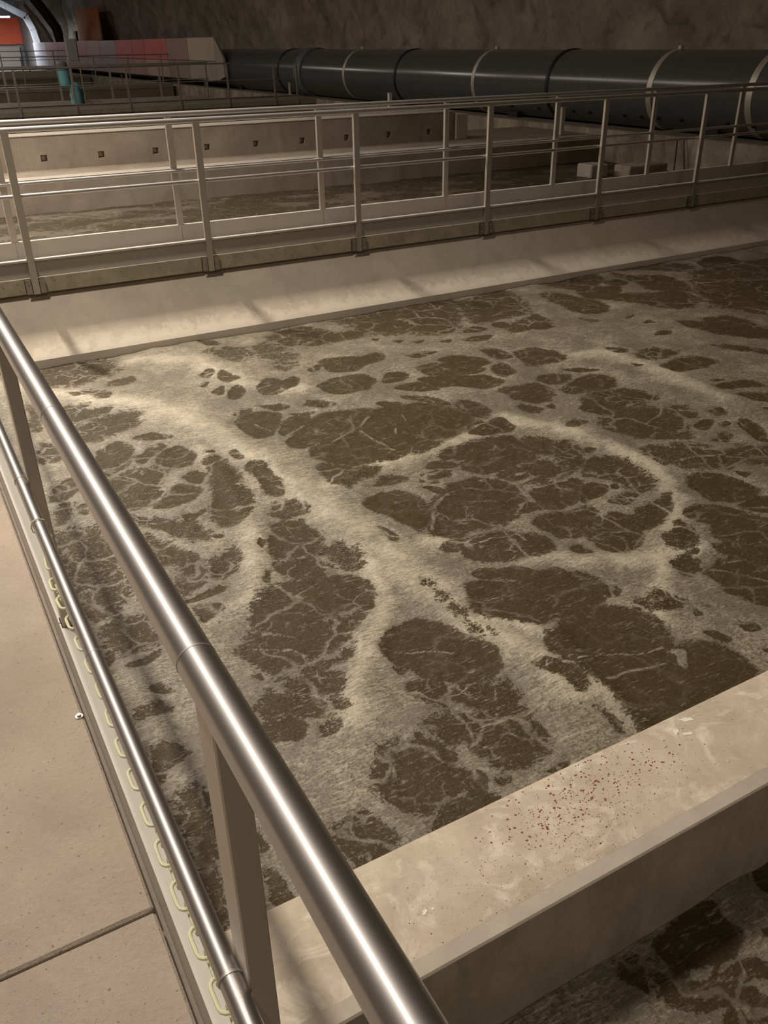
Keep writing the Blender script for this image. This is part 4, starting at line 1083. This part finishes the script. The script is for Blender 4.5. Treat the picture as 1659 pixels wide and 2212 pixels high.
def water(name, x0, x1, y0, y1, step, mat_, label, traced=True, base=-.9, ragged=.35, amp=.014):
    nx = int((x1 - x0) / step) + 1; ny = int((y1 - y0) / step) + 1
    xs = np.linspace(x0, x1, nx); ysl = np.linspace(y0, y1, ny)
    X, Y = np.meshgrid(xs, ysl)
    wx = X + (fbm(X * 6 + 4, Y * 6, 3) - .5) * .05; wy = Y + (fbm(X * 6, Y * 6 + 40, 3) - .5) * .05
    G = np.full(X.shape, base); RG = np.full(X.shape, ragged)
    if traced:
        # far beyond the traced patches the foam network simply goes on
        G2 = (fbm(X * .9 + 50, Y * 1.3 + 7, 3) - .53) * 5
        far = np.clip((X - 8.8) / .4, 0, 1)
        G = np.maximum(G, np.where(far > 0, np.clip(G2, -1, 1) * far - (1 - far), -1))
        for r, poly in GAPS:
            ar_ = .5 * abs(np.sum(poly[:, 0] * np.roll(poly[:, 1], -1) - poly[:, 1] * np.roll(poly[:, 0], -1)))
            s = max(.02, .30 * math.sqrt(ar_))
            lo = poly.min(0) - s * 1.2 - .03; hi = poly.max(0) + s * 1.2 + .03
            i0, i1 = np.searchsorted(xs, [lo[0], hi[0]]); j0, j1 = np.searchsorted(ysl, [lo[1], hi[1]])
            if i1 <= i0 or j1 <= j0: continue
            sl = (slice(j0, j1), slice(i0, i1))
            sd = np.clip(poly_sd(wx[sl], wy[sl], smooth_poly(poly)) / s + .32 - .10 * r, -1, 1)
            up = sd > G[sl]
            G[sl] = np.where(up, sd, G[sl]); RG[sl] = np.where(up, r, RG[sl])
        for w, ln in VEINS:
            m = w * 3 + .05
            lo = ln.min(0) - m; hi = ln.max(0) + m
            i0, i1 = np.searchsorted(xs, [lo[0], hi[0]]); j0, j1 = np.searchsorted(ysl, [lo[1], hi[1]])
            if i1 <= i0 or j1 <= j0: continue
            sl = (slice(j0, j1), slice(i0, i1))
            d = np.full(X[sl].shape, 1e9)
            for (ax, ay), (bx, by) in zip(ln[:-1], ln[1:]):
                ex, ey = bx - ax, by - ay
                t = np.clip(((wx[sl] - ax) * ex + (wy[sl] - ay) * ey) / (ex * ex + ey * ey + 1e-12), 0, 1)
                d = np.minimum(d, np.hypot(wx[sl] - ax - t * ex, wy[sl] - ay - t * ey))
            G[sl] = np.minimum(G[sl], np.clip((d - max(w * .6, .007)) / max(w * 1.2, .020), -.16, 1))
    else:
        G = np.clip((fbm(X * 1.5 + Y * .5, Y * 3.0, 4) - .40) * 3.2, -.8, 1); RG = RG * 0 + .55
    TH = np.zeros(X.shape)
    if traced:
        for w, ln in RIDGES:
            TH = np.maximum(TH, np.exp(-(line_dist(wx, wy, ln) / (w * 1.3)) ** 2))
    # heading of the surface current
    ang = np.full(X.shape, math.radians(-29.0))
    if traced and nx > 200:
        Bg = blur(G, max(2, int(.07 / step)))
        gy, gx = np.gradient(Bg)
        radial = np.arctan2(gy, gx)
        ysp = np.interp(X, SPINE[::1, 0][np.argsort(SPINE[:, 0])], SPINE[np.argsort(SPINE[:, 0]), 1])
        side = 1 / (1 + np.exp((Y - ysp) / .12))
        c2 = np.cos(2 * ang) * (1 - side) + np.cos(2 * radial) * side
        s2 = np.sin(2 * ang) * (1 - side) + np.sin(2 * radial) * side
        ang = .5 * np.arctan2(blur(s2, 3), blur(c2, 3))
    FW = [np.maximum(0, np.cos(2 * (ang - math.radians(45 * k)))) ** 1.0 for k in range(4)]
    tot = sum(FW); FW = [f / tot for f in FW]
    Z = ZW + TH * .012 + (fbm(X * 3, Y * 3, 4) - .5) * amp * 2 + np.clip(-G, -.4, .8) * amp * .5 + (fbm(X * 14, Y * 14, 3) - .5) * amp * .7
    idx = np.arange(nx * ny).reshape(ny, nx)
    q = np.stack([idx[:-1, :-1], idx[:-1, 1:], idx[1:, 1:], idx[1:, :-1]], -1).reshape(-1, 4)
    me = bpy.data.meshes.new(name)
    me.vertices.add(nx * ny)
    me.vertices.foreach_set('co', np.stack([X, Y, Z], -1).astype(np.float32).ravel())
    me.loops.add(q.size); me.loops.foreach_set('vertex_index', q.astype(np.int32).ravel())
    me.polygons.add(len(q)); me.polygons.foreach_set('loop_start', (np.arange(len(q)) * 4).astype(np.int32))
    me.update(calc_edges=True)
    me.shade_smooth()
    for an, av in [('gap', G), ('ragged', RG), ('thick', TH)] + [('flow%d' % k, FW[k]) for k in range(4)]:
        at = me.attributes.new(an, 'FLOAT', 'POINT')
        at.data.foreach_set('value', av.astype(np.float32).ravel())
    me.materials.append(mat_)
    o = bpy.data.objects.new(name, me)
    link(o)
    return tag(o, label, 'water', kind='stuff')
water('foaming_water', .062, 10.6, 1.318, 6.998, .0125, M['water'], 'brown churning water with a net of pale foam between beam and sloped wall')
water('foaming_water', 10.6, 13.198, 1.318, 6.998, .05, M['water'], 'brown churning water in the dark corner of the foaming basin')
water('foaming_water', .062, 5.0, -3.0, .985, .016, M['water'], 'brown foaming water on the open side of the rust specked beam')
water('foaming_water', 5.0, 13.198, -3.0, .985, .05, M['water'], 'brown foaming water out of view beyond the rust specked beam')
water('basin_water', .062, 13.198, 8.126, 14.396, .04, M['water2'], 'dark rippled water behind the footbridge below the concrete ledge', traced=False, amp=.02)
water('basin_water', .062, 13.198, 17.0, 28.04, .15, M['water2'], 'dark still water in front of the distant footbridge', traced=False)
water('basin_water', .062, 13.198, 29.96, 70.0, .4, M['water2'], 'dark water beyond the distant footbridge', traced=False)
